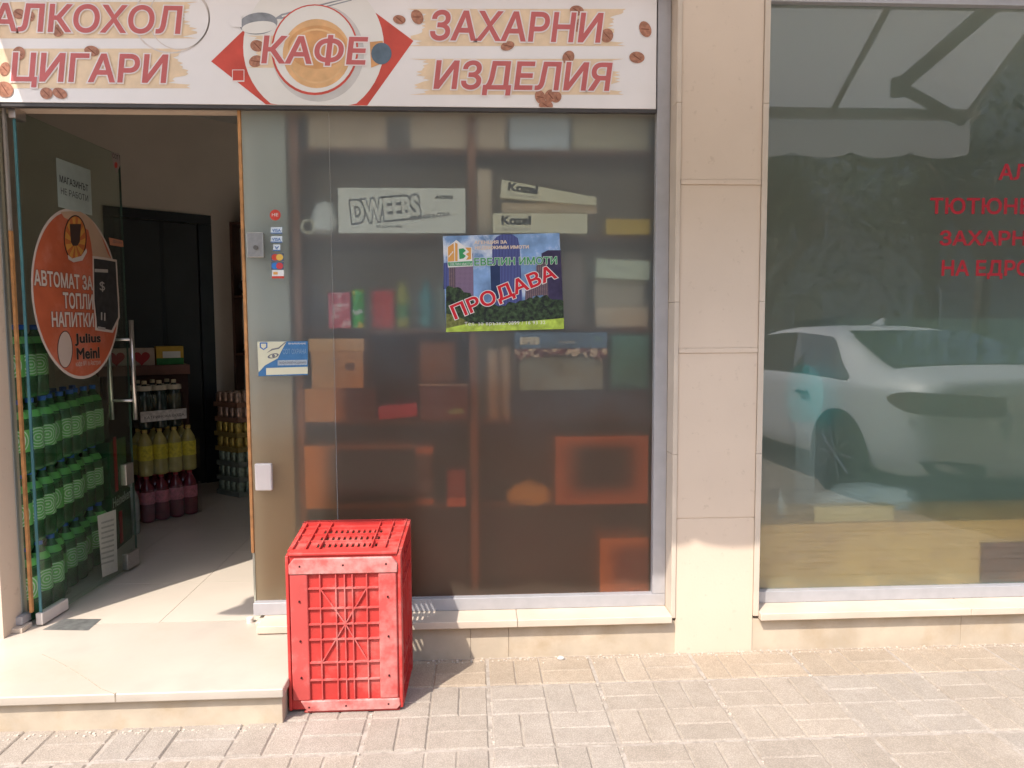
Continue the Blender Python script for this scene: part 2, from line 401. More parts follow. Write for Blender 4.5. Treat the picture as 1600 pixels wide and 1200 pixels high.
# room behind
b = B(); b.box(-3.2, 4.6, 4.2, 4.3, 0, 3.0); b.box(4.5, 4.6, .2, 4.2, 0, 3.0); b.box(-3.3, -3.2, .16, 4.3, 0, 3.0); b.make('inner_wall', wallm, shop)
b = B(); b.prism([(-3.2, 2.09, .13), (-.9, 3.95, .13), (-.9, 3.95, 2.95), (-3.2, 2.09, 2.95)], (-.06, .08, 0)); b.make('diagonal_wall', wallm, shop)
b = B(); b.box(-3.3, 4.6, .2, 4.3, 2.95, 3.05); b.make('ceiling', mat('white ceiling paint', (.84, .82, .78), .85, .02), shop)
b = B()
xj = [-3.2]+[-1.30+.51*k for k in range(-3, 12)]; yj = [.128+.487*k for k in range(0, 9)]
for xa, xb in zip(xj, xj[1:]):
    for ya, yb in zip(yj, yj[1:]): b.box(xa+.001, xb-.001, ya+.001, yb-.001, .08, .13)
b.make('floor_tiles', floorm, shop)
b = B(); b.box(-3.2, 4.5, .13, 4.2, .0, .1285); b.make('floor_grout', groutm, shop)
# dark doorway in the diagonal wall
dd = Vector((.777, .629, 0)); dn = Vector((.629, -.777, 0)); Dq = Frame((-2.63, 2.55, 0), dd, (0, 0, 1))
A0 = Dq.uv(160, 322)[0]; A1 = Dq.uv(328, 338)[0]; AT = Dq.uv(240, 329)[1]
b = B()
for u0_, u1_, v0_, v1_ in ((A0, A1, AT-.07, AT), (A0, A0+.06, .13, AT-.071), (A1-.1, A1, .13, AT-.071)): b.prism([Dq.p(u0_, v0_, .02), Dq.p(u1_, v0_, .02), Dq.p(u1_, v1_, .02), Dq.p(u0_, v1_, .02)], -Dq.N*.08)
b.prism([Dq.p(A0+.0605, .131, .003), Dq.p(A1-.1005, .131, .003), Dq.p(A1-.1005, AT-.0715, .003), Dq.p(A0+.0605, AT-.0715, .003)], -Dq.N*.002)
df = b.make('back_door', darkm, shop, bevel=.003)
b = B(); um = (A0+A1)/2+.02
for u0_, u1_ in ((A0+.061, um-.02), (um+.0, A1-.101)): b.prism([Dq.p(u0_, .14, .008), Dq.p(u1_, .14, .008), Dq.p(u1_, AT-.072, .008), Dq.p(u0_, AT-.072, .008)], -Dq.N*.03)
b.make('door_panel', darkp, df, bevel=.01)

# ------------------------------------------------------------------ step in front of the door
step = thing('entrance_step', 'low pale marble step below the open doorway', 'step')
b = B(); b.box(-3.2, -.655, -.455, .128, -.02, .098); b.make('riser', plinthm, step, bevel=.002)
b = B(); b.box(-3.2, -.645, -.478, .127, .099, .131); b.make('slab', slabm, step, bevel=.005)
pf = Frame((0, 0, .1316), (1, 0, 0), (0, 1, 0))
b = B(); b.poly([hit(x, y, pf.O, pf.N) for x, y in ((66, 984), (138, 985), (158, 967), (100, 967))]); b.make('floor_plate', mat('dull zinc plate', (.30, .30, .29), .4, .25, 30, metal=.6), shop)
b = B(); arc = [hit(x, y, pf.O, pf.N) for x, y in ((66, 1022), (90, 1033), (115, 1047), (140, 1063), (158, 1076), (172, 1092))]
arc = [Vector((p.x, max(p.y, -.4775), p.z)) for p in arc]
for p, q in zip(arc, arc[1:]): b.tube(p+Vector((0, 0, -.0015)), q+Vector((0, 0, -.0015)), .0018, 5)
b.box(arc[-1].x-.002, arc[-1].x+.002, -.4788, -.470, .104, .1313)
b.make('crack', mat('dark crack dirt', (.34, .28, .21), .9, .3, 60), step)
b = B(); q = hit(391, 972, pf.O, pf.N); b.lathe([(.014, .131), (.014, .150), (.011, .153)], 16, (q.x, q.y, 0)); 
b.make('door_stop', clampm, shop, smooth=False)
b = B(); b.box(-.885, -.64, .045, .135, .1315, .152); b.make('threshold_block', trim, shop, bevel=.002); b = B(); b.box(-1.865, -1.80, .05, .12, .131, .150); b.make('threshold_block', trim, shop, bevel=.002)

# ------------------------------------------------------------------ left shop window (frame and panes) and glass door
b = B()
b.box(GL+.0, PL-.009, .085, .125, ZS+.001, ZS+.052); b.box(GR, PL-.009, .085, .125, ZS+.053, 2.66)
fr1 = b.make('window_frame', alu, shop, bevel=.002)
paneclear = clear_glass('clear pane body', (.97, .98, .97), -.04)
film = film_glass('filmed shop window glass', .66, .05, .17, (.70, .81, .85), .0, .22, (.97, .98, .95), (.84, .54, .36), 1.5, .75)
film2 = film_glass('filmed side pane glass', .66, .05, .19, (.70, .80, .82), .0, .22, (.96, .98, .95), (.90, .66, .44), 1.45, .6)
pane(-.5605, GR, GY-.0012, GY+.0012, ZS+.052, 2.64, film, fr1)
pane(GL+.004, -.5625, GY-.0012, GY+.0012, ZS+.052, 2.64, film2, fr1)
b = B(); b.box(-.5620, -.5610, GY-.0019, GY+.0019, ZS+.052, 2.6); b.make('pane_joint', mat('pale silicone', (.40, .41, .40), .4, 0), fr1)
b = B(); b.box(GL-.008, GL+.0035, GY-.012, GY+.006, .42, 2.205); b.make('edge_strip', gasket, fr1, bevel=.001)
b = B(); b.box(-1.70, GL-.0085, GY-.02, GY+.0, 2.188, 2.206); b.make('head_strip', mat('dull brown strip', (.30, .20, .14), .6, .1, 20), fr1, bevel=.001)
b = B(); b.box(GL-.004, GL+.0037, GY-.006, GY+.006, ZS+.0, .418); b.make('edge_strip', mat('greenish edge', (.36, .36, .28), .3, .1), fr1)
q = W(385, 363, .1); q2 = W(412, 402, .1)
b = B(); b.box(q.x, q2.x, .098, .14, q2.z, q.z); lk = b.make('lock_plate', steel, shop, bevel=.002)
b = B(); c = W(400, 387, .098); b.tube((c.x, .0985, c.z), (c.x, .090, c.z), .009, 14); b.make('lock_cylinder', mat('dark lock metal', (.2, .18, .16), .4, .1, metal=.8), lk, smooth=False)
q = W(397, 725, .1); q2 = W(425, 767, .1)
b = B(); b.box(q.x, q2.x, .1, .14, q2.z, q.z); b.make('glass_clamp', clampm, shop, bevel=.006)
# sidelight
sideglass = clear_glass('clear side glass', (.92, .95, .93), .0)
b = B(); b.box(-1.90, -1.815, GY-.04, GY+.02, .152, .185); b.box(-1.90, -1.838, GY-.0, GY+.02, .186, 2.2); sf = b.make('side_window_frame', alu, shop, bevel=.002)
b = B(); b.box(-1.99, -1.806, GY-.004, GY+.004, .186, 2.2); b.make('pane', sideglass, sf)
b = B(); b.box(-1.8055, -1.795, GY-.008, GY+.008, .19, 1.72); b.make('edge_strip', gasket, sf, bevel=.001)
b = B(); b.box(-1.8055, -1.797, GY-.006, GY+.008, 1.7215, 2.2); b.make('edge_strip', mat('dull grey edge', (.34, .31, .28), .5, .1), sf)
# door leaf opened inward
H0 = Vector((-1.775, .12, 0)); H1 = Vector((-1.727, .882, 0)); DD = Frame(H0+Vector((.005, 0, 0)), H1-H0, (0, 0, 1)); DW = (H1-H0).length
doorg = clear_glass('greenish door glass', (.88, .94, .90), .0)
door = thing('glass_door', 'clear green tinted glass door leaf standing open inward', 'door')
b = B(); b.prism([DD.p(.012, .15, -.005), DD.p(DW-.002, .15, -.005), DD.p(DW-.002, 2.185, -.005), DD.p(.012, 2.185, -.005)], DD.N*.01); b.make('glass_leaf', doorg, door)
b = B(); b.prism([DD.p(.006, .15, -.005), DD.p(.0115, .15, -.005), DD.p(.0115, 2.185, -.005), DD.p(.006, 2.185, -.005)], DD.N*.01)
b.make('glass_edge', tealedge, door)
b = B(); b.prism([DD.p(DW-.0015, .15, -.005), DD.p(DW, .15, -.005), DD.p(DW, 2.185, -.005), DD.p(DW-.0015, 2.185, -.005)], DD.N*.01); b.make('glass_edge', mat('dark glass edge', (.05, .09, .08), .2, .1), door)
for nm, u0_, u1_, v0_, v1_, m_ in (('pivot_fitting', -.005, .17, .137, .185, clampm), ('lock_fitting', DW-.11, DW+.004, .145, .225, steel), ('pivot_fitting', -.005, .06, 2.15, 2.2, steel), ('lock_fitting', DW-.06, DW+.006, 1.0, 1.13, steel)):
    if nm == 'lock_fitting' and v0_ > .5:
        u0_ = DD.uv(192, 720)[0]; u1_ = DD.uv(204, 720)[0]; v0_, v1_ = DD.uv(198, 757)[1], DD.uv(198, 724)[1]
    b = B(); b.prism([DD.p(u0_, v0_, -.014), DD.p(u1_, v0_, -.014), DD.p(u1_, v1_, -.014), DD.p(u0_, v1_, -.014)], DD.N*.028); b.make(nm, m_, door, bevel=.003)
b = B(); hu = .70; z0, z1 = .89, 1.38
for sgn, za, zb in ((1, z0, z1), (-1, z0, z1)):
    b.tube(DD.p(hu, za, .058*sgn), DD.p(hu, zb, .058*sgn), .0105, 14)
for zz in (.985, 1.285): b.tube(DD.p(hu, zz, -.058), DD.p(hu, zz, .058), .007, 12)
b.make('handle', mat('satin steel bar', (.66, .63, .60), .28, .05, metal=.95), door, smooth=True)

# right shop window
b = B(); b.box(PR+.013, 4.6, .085, .125, ZS+.001, ZS+.05); b.box(PR+.013, 4.6, .085, .125, 2.625, 2.659); b.box(PR+.0125, PR+.05, .115, .125, ZS+.0505, 2.6245)
fr2 = b.make('window_frame', alu, shop, bevel=.002)
rglass = film_glass('reflecting shop window glass', .60, .45, .15, (.44, .66, .58), .10, .006, (.92, .98, .95))
pane(PR+.0125, 4.6, GY-.004, GY-.001, ZS+.05, 2.625, rglass, fr2)

# ------------------------------------------------------------------ shop sign
SY = .075; SF = Frame((0, SY, 0), (1, 0, 0), (0, 0, 1)); SB = 2.198; ST = 2.632
sign = thing('shop_sign', 'long white printed shop sign with red Cyrillic lettering above the door', 'sign')
vin = mat('white sign vinyl', (.86, .82, .80), .45, .03, 4)
b = B(); b.box(-3.0, .735, SY, SY+.03, SB, ST); b.make('panel', vin, sign, bevel=.001)
red = mat('sign red', (.55, .14, .135), .45, .04, 20); pink = mat('sign pale pink', (.86, .77, .75), .45, 0); orange = mat('sign pale orange', (.82, .63, .43), .45, .08, 30)
dia = mat('sign diamond red', (.60, .085, .06), .45, .12, 12); cupw = mat('cup white', (.80, .77, .72), .4, .02); coffee = mat('coffee orange', (.74, .44, .21), .4, .2, 14)
coffee2 = mat('coffee dark orange', (.66, .34, .14), .4, .2, 14); bean = mat('coffee bean brown', (.42, .19, .12), .5, .3, 80); beand = mat('bean groove', (.22, .07, .04), .5, 0); spoonm = mat('spoon grey', (.28, .29, .31), .4, .3, 20)
stainm = mat('coffee stain', (.70, .62, .57), .5, .1, 40)
def brush(x0, y0, x1, y1, left=True, right=True):
    p = []; n = 22
    def end(x, sgn, y_a, y_b):
        o = []; base = 0
        for i in range(n+1):
            if i % 4 == 0: base = random.uniform(0, 26)
            t = 0 if i in (0, n) else base+(random.uniform(0, 12) if i % 2 else 0); o.append((x-sgn*t, y_a+(y_b-y_a)*i/n))
        return o
    p = end(x1, 1, y0, y1) if right else [(x1, y0), (x1, y1)]
    return p+(end(x0, -1, y1, y0) if left else [(x0, y1), (x0, y0)])
def art(polys, l, nm, m, step=0): return flat(SF, [p[::-1] for p in polys], l, nm, m, sign, clip=(SB+.001, ST-.002), step=step)
art([brush(-80, 3, 310, 60, False), brush(-60, 76, 298, 138, False), brush(636, 14, 978, 72), brush(640, 92, 975, 148)], .0006, 'brush_strokes', orange)
art(ring(268, 30, 60, 54, 2.5, 40)+ring(280, 28, 48, 50, 1.6, 40), .0009, 'coffee_stain', stainm)
art([[(330, 96), (384, 44), (470, -20), (540, -25), (646, 64), (574, 176), (416, 176)]], .0008, 'red_diamond', dia)
art([ell(490, 73, 110, 112, 48)], .0012, 'saucer', cupw)
art([brush(384, 56, 440, 106, True, False)], .0014, 'brush_strokes', orange)
art([ell(497, 83, 72, 76, 40)], .0015, 'cup_shadow', mat('printed grey', (.60, .57, .54), .45, .1, 10))
art([ell(492, 78, 68, 71, 40)], .0018, 'cup_ring', dia)
art([ell(492, 77, 65, 68, 40)], .0021, 'cup', cupw)
art([ell(495, 84, 53, 54, 40)], .0024, 'coffee', coffee); art([ell(496, 74, 46, 34, 32)], .0027, 'crema', coffee2); art(ring(495, 88, 45, 43, 3, 36), .0029, 'crema', mat('crema light', (.76, .48, .24), .4, .1, 20))
art([ell(404, 37, 30, 17, 28, rot=-.1)], .0021, 'spoon', spoonm); art([ell(405, 43, 27, 9.5, 24, rot=-.1)], .0024, 'spoon', cupw)
art([[(428, 30), (440, 22), (545, -4), (550, 1), (440, 30)]], .0016, 'spoon', spoonm); art([[(440, 25), (545, -2), (547, 0), (441, 27)]], .0017, 'spoon', cupw)
art([ell(596, 84, 16, 17, 20)], .0022, 'bluish_bean', mat('bluish grey print', (.12, .17, .22), .4, .2, 20))
art([[(578, 66), (598, 64), (606, 96), (580, 106)]], .0020, 'brush_strokes', coffee2)
BE = [(402, 72, 11, 9, .3), (400, 96, 11, 9, -.4), (624, 31, 10, 7, .2), (652, 27, 9, 12, -.5), (901, 17, 11, 8, .1), (1008, 46, 9, 13, -.4), (995, 90, 12, 9, .1), (888, 90, 9, 11, .5), (948, 56, 10, 11, .3), (793, 72, 11, 7, -.3),
      (844, 152, 8, 11, -.3), (860, 150, 9, 10, .4), (869, 152, 8, 9, .6), (853, 165, 11, 8, .1), (73, 146, 10, 9, .3), (94, 146, 12, 8, .4), (30, 84, 10, 11, .2), (144, 80, 12, 8, .2), (8, 108, 8, 11, .3), (8, 140, 14, 12, .5), (30, 22, 9, 8, 0), (92, 48, 9, 10, .4), (48, 26, 7, 8, .2), (905, 40, 8, 11, .3)]
art([ell(x, y, a, c, 18, rot=t) for x, y, a, c, t in BE], .0024, 'coffee_beans', bean, .00012)
art([ell(x, y, a*.8, .9, 10, rot=t+.5) for x, y, a, c, t in BE], .00246, 'bean_grooves', beand, .00012)
art([[(361, 25), (378, 25), (378, 43), (361, 43)]], .0032, 'sticker_patch', vin); art([[(363, 109), (382, 109), (382, 128), (363, 128)]], .0020, 'sticker_patch', pink); art([[(364, 110), (381, 110), (381, 126), (364, 126)]], .0023, 'sticker_patch', dia)
for s, bx in (('АЛКОХОЛ', (-16, 7, 287, 52)), ('ЦИГАРИ', (17, 84, 265, 138)), ('КАФЕ', (408, 55, 576, 103)), ('ЗАХАРНИ', (672, 18, 943, 66)), ('ИЗДЕЛИЯ', (677, 96, 957, 150))):
    text(SF, s, bx, .0044, red, sign, shear=.13, off=.022, outline=.035, om=pink, ol=.0036)
text(SF, 'УЛТИМЯ МОМЕНТА', (455, 21, 513, 26), .0030, ink, sign) if False else None
b = B(); q = W(1031, 140, .083); b.box(-3.0, .738, SY+.004, SY+.03, SB-.014, SB-.0005); b.make('bottom_rail', mat('dark rail', (.07, .065, .065), .5, .1), sign)

# ------------------------------------------------------------------ stickers and notices on the glass
def F_at(Y): return Frame((0, Y, 0), (1, 0, 0), (0, 0, 1))
PF = F_at(GY-.0016)
def sheet(name, label, cat, quad, m, fr=PF, thick=.0007, group=None, part='sheet'):
    t = thing(name, label, cat, group=group)
    q = [fr.p(*fr.uv(x, y), 0) for x, y in quad]
    B().prism(q, fr.N*thick).make(part, m, t); return t
# real estate poster
po = sheet('poster', 'colourful for sale poster of a city skyline taped on the window', 'poster', ((692, 369), (874, 364), (881, 514), (697, 519)), mat('poster sky', (.22, .36, .60), .4, .35, 14, stain=(.75, .77, .80), stain_scale=7, stain_lo=.5, stain_hi=.66))
def pa(polys, l, nm, m): flat(PF, [p[::-1] for p in polys], .0008+l, nm, m, po)
def wins(nm, c1, c2, sx, sz):
    m = mat(nm, c1, .4, .1); nt = m.node_tree; br = nt.nodes.new('ShaderNodeTexBrick'); tc = nt.nodes.new('ShaderNodeTexCoord'); mp = nt.nodes.new('ShaderNodeMapping')
    mp.inputs['Rotation'].default_value = (R(90), 0, 0); nt.links.new(tc.outputs['Object'], mp.inputs[0]); nt.links.new(mp.outputs[0], br.inputs[0])
    br.offset = 0; br.inputs['Color1'].default_value = (*c1, 1); br.inputs['Color2'].default_value = (*[x*.8 for x in c1], 1); br.inputs['Mortar'].default_value = (*c2, 1); br.inputs['Scale'].default_value = 1
    br.inputs['Brick Width'].default_value = sx; br.inputs['Row Height'].default_value = sz; br.inputs['Mortar Size'].default_value = .0012
    nt.links.new(br.outputs[0], nt.nodes['Principled BSDF'].inputs['Base Color']); return m
b1 = wins('print tower blue', (.06, .07, .22), (.12, .15, .36), .006, .2); b2 = wins('print tower purple', (.10, .07, .15), (.26, .18, .26), .005, .005); b3 = wins('print tower tan', (.30, .20, .18), (.08, .06, .10), .008, .005); b4 = wins('print tower glass', (.20, .32, .52), (.10, .18, .30), .006, .004)
pa([[(693, 411), (703, 410), (704, 450), (693, 452)]], .0003, 'printed_tower', b1)
pa([[(701, 404), (712, 404), (712, 460), (702, 462)]], .0005, 'printed_tower', b3)
pa([[(711, 398), (739, 396), (740, 466), (712, 468)]], .0007, 'printed_tower', b2)
pa([[(769, 378), (776, 370), (784, 366), (800, 366), (809, 372), (812, 385), (816, 470), (820, 488), (769, 488)]], .0007, 'printed_tower', b1)
pa([[(766, 415), (781, 413), (782, 470), (768, 470)]], .0009, 'printed_tower', mat('print dark blue', (.03, .05, .13), .4, .2))
pa([[(846, 396), (856, 391), (876, 391), (880, 480), (848, 480)]], .0007, 'printed_tower', mat('print dark purple', (.05, .04, .09), .4, .2, 40))
pa([[(838, 415), (855, 408), (857, 482), (820, 484), (821, 450), (838, 445)]], .0009, 'printed_tower', b3)
pa([[(832, 463), (848, 461), (855, 468), (856, 480), (833, 482)]], .0011, 'printed_tower', b4)
tree_m = mat('print tree green', (.045, .075, .035), .5, .7, 60, stain=(.015, .02, .018), stain_scale=50, stain_lo=.45, stain_hi=.6)
tp = [(697, 450)]
for i in range(8): tp.append((700+i*5, 449+random.uniform(-4, 4)+i*.8))
for i in range(26): tp.append((741+i*5.4, 468+random.uniform(-4, 5)+6*math.sin(i*.25)))
tp += [(880, 470), (881, 507), (697, 511)]
pa([tp], .0013, 'printed_trees', tree_m)
pa([[(697, 500), (710, 498), (740, 506), (790, 505), (881, 497), (881, 514), (697, 519)]], .0015, 'printed_lawn', mat('print lawn', (.42, .55, .08), .5, .3, 40))
pa([[(697, 490), (712, 492), (735, 505), (697, 513)]], .0016, 'printed_lawn', mat('print lawn dark', (.16, .17, .05), .5, .5, 60))
og, gr, wh = mat('logo orange', (.72, .36, .10), .4, 0), mat('logo green', (.05, .32, .12), .4, 0), mat('paper white', (.80, .79, .76), .5, 0)
pa([[(698, 387), (713, 375), (728, 387), (737, 386), (739, 416), (700, 418)]], .0018, 'logo', wh); pa([[(700, 386), (709, 380), (710, 408), (700, 409)]], .0022, 'logo', og); pa([[(711, 379), (715, 381), (715, 408), (711, 408)]], .0022, 'logo', og)
pa([[(717, 389), (724, 388), (728, 392), (723, 396), (728, 400), (724, 404), (718, 405)]], .0022, 'logo', gr); pa([[(727, 387), (736, 387), (736, 405), (728, 406), (732, 401), (728, 397), (733, 394)]], .0022, 'logo', og); pa([[(700, 410), (738, 408), (738, 415), (701, 416)]], .0022, 'logo', gr)
pa([[(701+2.5*i, 400-3*i), (703+2.5*i, 398-3*i), (703+2.5*i, 400-3*i), (701+2.5*i, 403-3*i)] for i in range(3)], .0024, 'logo', wh)
text(PF, 'ЕВЕЛИН ИМОТИ', (703, 410.5, 737, 415), .0034, wh, po)
text(PF, 'АГЕНЦИЯ ЗА', (741, 376, 792, 382), .0030, mat('peach print', (.80, .60, .45), .4, 0), po, off=.01, outline=.03, om=wh, ol=.0026, rot=.02)
text(PF, 'НЕДВИЖИМИ ИМОТИ', (742, 384, 826, 390), .0030, MATS['peach print'], po, off=.01, outline=.03, om=wh, ol=.0026, rot=.02)
text(PF, 'ЕВЕЛИН ИМОТИ', (741, 402, 870, 414), .0036, gr, po, off=.02, outline=.035, om=wh, ol=.0031, rot=.02)
text(PF, 'ПРОДАВА', (701, 444, 874, 472), .0046, mat('poster red', (.62, .02, .035), .4, 0), po, off=.025, outline=.035, om=wh, ol=.0041, rot=R(22))
text(PF, 'Тел. за връзка: 0899 / 16 93 32', (726, 502, 852, 509), .0036, wh, po, rot=.015, spacing=1.1)
# card payment stickers
pg = 'payment stickers in a column on the side pane'
t = sheet('round_sticker', 'round red sticker above the column of payment stickers', 'sticker', ell(430, 336, 8.5, 8.5, 24)[::-1], mat('sticker red', (.60, .07, .05), .4, .1, 200)); text(PF, 'НЕ', (425, 333, 435, 338), .0014, white, t)
blue, lblue = mat('sticker blue', (.05, .16, .42), .4, 0), mat('sticker pale', (.66, .74, .80), .4, 0)
for i, (y0, lb, s) in enumerate(((355, 'upper of two pale payment stickers with blue lettering', 'VISA'), (369, 'lower of two pale payment stickers with blue lettering', 'VISA'), (382, 'small pale blue square payment sticker', 'V'))):
    x0, x1 = (423, 441) if i < 2 else (427, 438)
    t = sheet('payment_sticker', lb, 'sticker', ((x0, y0), (x1, y0), (x1, y0+10), (x0, y0+10)), lblue, group=pg); text(PF, s, (x0+2, y0+2.5, x1-2, y0+7.5), .0015, blue, t, off=.015); flat(PF, [[(x0, y0+10), (x1, y0+10), (x1, y0+8.5), (x0, y0+8.5)]], .001, 'band', blue, t)
for cy, ca, cb, lb in ((402, (.62, .08, .05), (.75, .48, .10), 'payment sticker of red and yellow overlapping discs'), (415.5, (.05, .22, .60), (.60, .07, .08), 'payment sticker of blue and red overlapping discs')):
    t = sheet('payment_sticker', lb, 'sticker', ((424, cy-6), (443, cy-6), (443, cy+6), (424, cy+6)), mat('sticker dark ground', (.10, .14, .22), .4, 0), group=pg)
    flat(PF, [ell(430, cy, 5.5, 5.2, 20)[::-1]], .0011, 'disc', mat('disc%.0f' % cy, ca, .4, 0), t); flat(PF, [ell(437, cy, 5.5, 5.2, 20)[::-1]], .0014, 'disc', mat('discb%.0f' % cy, cb, .4, 0), t)
t = sheet('payment_sticker', 'white payment sticker with a red lower band', 'sticker', ((425, 422), (444, 422), (444, 435), (425, 435)), wh, group=pg); flat(PF, [[(425, 435), (444, 435), (444, 431.5), (425, 431.5)]], .0011, 'band', MATS['sticker red'], t); flat(PF, [[(427, 429), (434, 429), (434, 425), (427, 425)]], .0011, 'band', og, t)
# security notice with an eye
ey = sheet('security_sticker', 'blue and cream security notice with a printed eye at the pane edge', 'sticker', ((402, 534), (481, 533), (481, 586), (404, 588)), mat('notice blue', (.06, .18, .36), .4, .1, 60))
ec = mat('notice cream', (.66, .64, .46), .5, .05)
flat(PF, [[(402, 534), (404, 582), (414, 571), (434, 560), (441, 546), (448, 533.6)]], .0011, 'cream_field', ec, ey)
flat(PF, [ell(427, 556, 9, 3.6, 20, rot=-.25)[::-1]], .0014, 'printed_eye', ink, ey); flat(PF, [ell(427, 556, 6, 2.4, 16, rot=-.25)[::-1]], .0017, 'printed_eye', ec, ey); flat(PF, [ell(427.5, 556, 2.4, 2.6, 14)[::-1]], .002, 'printed_eye', ink, ey)
flat(PF, [[(416, 552), (426, 547), (436, 545), (448, 534), (446, 534), (435, 543), (425, 545)]], .0014, 'printed_brow', ink, ey)
flat(PF, [[(406, 535), (406, 543), (412, 547), (418, 543), (418, 535)]], .0014, 'shield', blue, ey); flat(PF, [[(408, 537), (408, 542), (412, 545), (416, 542), (416, 537)]], .0017, 'shield', ec, ey)
flat(PF, [[(434, 563), (434, 571), (480, 570), (480, 562)]], .0013, 'text_bar', mat('notice grey', (.36, .42, .46), .5, .3, 300), ey); flat(PF, [[(416, 575), (416, 586), (481, 584), (481, 573)]], .0013, 'text_bar', ec, ey)
text(PF, 'ВНИМАНИЕ', (451, 535.5, 478, 538), .0014, wh, ey); text(PF, 'СОТ ОХРАНА', (442, 545, 479, 553), .0014, mat('notice pale blue', (.22, .33, .45), .5, 0), ey); text(PF, 'видеонаблюдение', (437, 564, 478, 569), .0018, ink, ey)
# things stuck to the open door
def don(label, name, cat, quad, m, l=.0056, group=None):
    t = thing(name, label, cat, group=group); q = [DD.p(*DD.uv(x, y), l) for x, y in quad]; B().prism(q, DD.N*.0007).make('sheet', m, t); return t
def da(t, polys, l, nm, m): flat(DD, [p[::-1] for p in polys], .0064+l, nm, m, t)
pap = mat('grey green paper', (.38, .46, .43), .6, .06, 20)
n = don('closed shop notice on grey green paper stuck on the open door', 'paper_notice', 'notice', ((85, 246), (139, 266), (142, 337), (89, 323)), pap)
text(DD, 'МАГАЗИНЪТ', (91, 281, 135, 292), .0068, black, n, off=.015, rot=-.02); text(DD, 'НЕ РАБОТИ', (93, 299, 135, 309), .0068, black, n)
oc = [DD.uv(47, 460)[0], DD.uv(184, 460)[0], DD.uv(112, 594)[1], DD.uv(112, 326)[1]]; ocx, ocy, orx, ory = (oc[0]+oc[1])/2, (oc[2]+oc[3])/2, (oc[1]-oc[0])/2, (oc[3]-oc[2])/2
ov = thing('oval_sticker', 'large oval orange hot drinks machine advert stuck on the open door', 'sticker')
def oe(s, l, nm, m, cut=None):
    pts = ell(ocx, ocy, orx*s, ory*s, 56)
    if cut: pts = [p for p in pts if cut(p)]
    b = B(); b.poly([DD.p(u, v, l) for u, v in pts]); return b.make(nm, m, ov, rec=False)
B().prism([DD.p(u, v, .0052) for u, v in ell(ocx, ocy, orx, ory, 56)], DD.N*.0008).make('sheet', mat('oval rim', (.62, .54, .48), .45, .03), ov)
oe(.965, .0064, 'printed_field', mat('oval orange', (.50, .115, .05), .4, .15, 6, stain=(.60, .22, .15), stain_scale=5, stain_lo=.5, stain_hi=.75))
# beige sector at upper right
sec = [DD.uv(*p) for p in ((124, 331), (140, 342), (155, 366), (166, 396), (171, 404), (143, 404), (140, 380), (136, 360), (120, 350), (98, 340), (92, 331), (108, 330))]
B().poly([DD.p(u, v, .0067) for u, v in sec[::-1]]).make('printed_beige', mat('oval beige', (.52, .36, .25), .45, .05), ov, rec=False)
da(ov, [ell(115, 372, 18, 36, 30)], .0006, 'badge', MATS['black ink'] if 'black ink' in MATS else black)
sun = []
for i in range(10): sun.append([(115, 380)]+[(115+15.5*math.cos(a), 372+33*math.sin(a)) for a in (i*.628, i*.628+.16, i*.628+.33)])
da(ov, [ell(115, 372, 16.5, 34, 30)], .0009, 'badge', mat('badge orange', (.50, .14, .04), .4, .1)); da(ov, sun, .0012, 'badge', mat('badge yellow', (.60, .30, .06), .4, .1))
da(ov, [[(103, 398), (110, 404), (124, 400), (132, 388), (133, 394), (126, 407), (112, 410), (104, 405)]], .0018, 'badge_ribbon', mat('ribbon', (.55, .50, .46), .4, 0))
da(ov, [[(106, 350), (124, 350), (122, 378), (118, 384), (111, 384), (108, 378)]], .0015, 'badge_cup', mat('badge brown', (.06, .035, .03), .4, 0))
for s, bx in (('АВТОМАТ ЗА', (50, 426, 142, 450)), ('ТОПЛИ', (96, 458, 143, 483)), ('НАПИТКИ', (78, 488, 144, 511))):
    text(DD, s, bx, .0076, mat('lettering pale', (.58, .52, .46), .45, 0), ov, off=.03, outline=.02, om=mat('lettering shade', (.20, .05, .03), .45, 0), ol=.0071)
mcm = mat('machine black', (.035, .035, .038), .3, .3, 30)
da(ov, [[(142, 400), (160, 402), (180, 406), (184, 478), (185, 496), (174, 520), (146, 516), (146, 500), (143, 470)]], .0010, 'printed_machine_edge', MATS['oval rim'])
da(ov, [[(144, 404), (160, 406), (178, 409), (182, 478), (182, 496), (172, 516), (149, 512), (148, 498), (145, 470)]], .0014, 'printed_machine', mcm)
da(ov, [[(145, 420), (166, 421), (166, 426), (145, 425)], [(155, 488), (157, 488), (157, 500), (155, 500)], [(160, 489), (162, 489), (162, 501), (160, 501)], [(150, 510), (162, 512), (162, 516), (150, 514)]], .0018, 'machine_panel', mat('machine grey', (.40, .38, .36), .4, 0))
text(DD, '$', (153, 440, 161, 456), .0084, MATS['machine grey'], ov)
da(ov, [ell(99, 546, 12, 29, 26)], .0010, 'logo_oval', black); da(ov, [ell(99, 546, 11, 28, 26)], .0013, 'logo_oval', mat('logo cream', (.56, .45, .38), .4, 0))
text(DD, 'Julius', (114, 521, 155, 540), .0076, black, ov, off=.035, outline=.015, om=MATS['oval beige'], ol=.0073); text(DD, 'Meinl', (117, 543, 153, 561), .0076, black, ov, off=.035, outline=.015, om=MATS['oval beige'], ol=.0073); text(DD, 'кафе №1 в Австрия', (116, 563, 155, 573), .0074, MATS['lettering pale'], ov)
st = don('small shield shaped security sticker at the upper free corner of the glass door', 'shield_sticker', 'sticker', ((172, 238), (184, 240), (186, 258), (180, 272), (175, 258)), mat('shield pale', (.40, .34, .32), .5, .05))
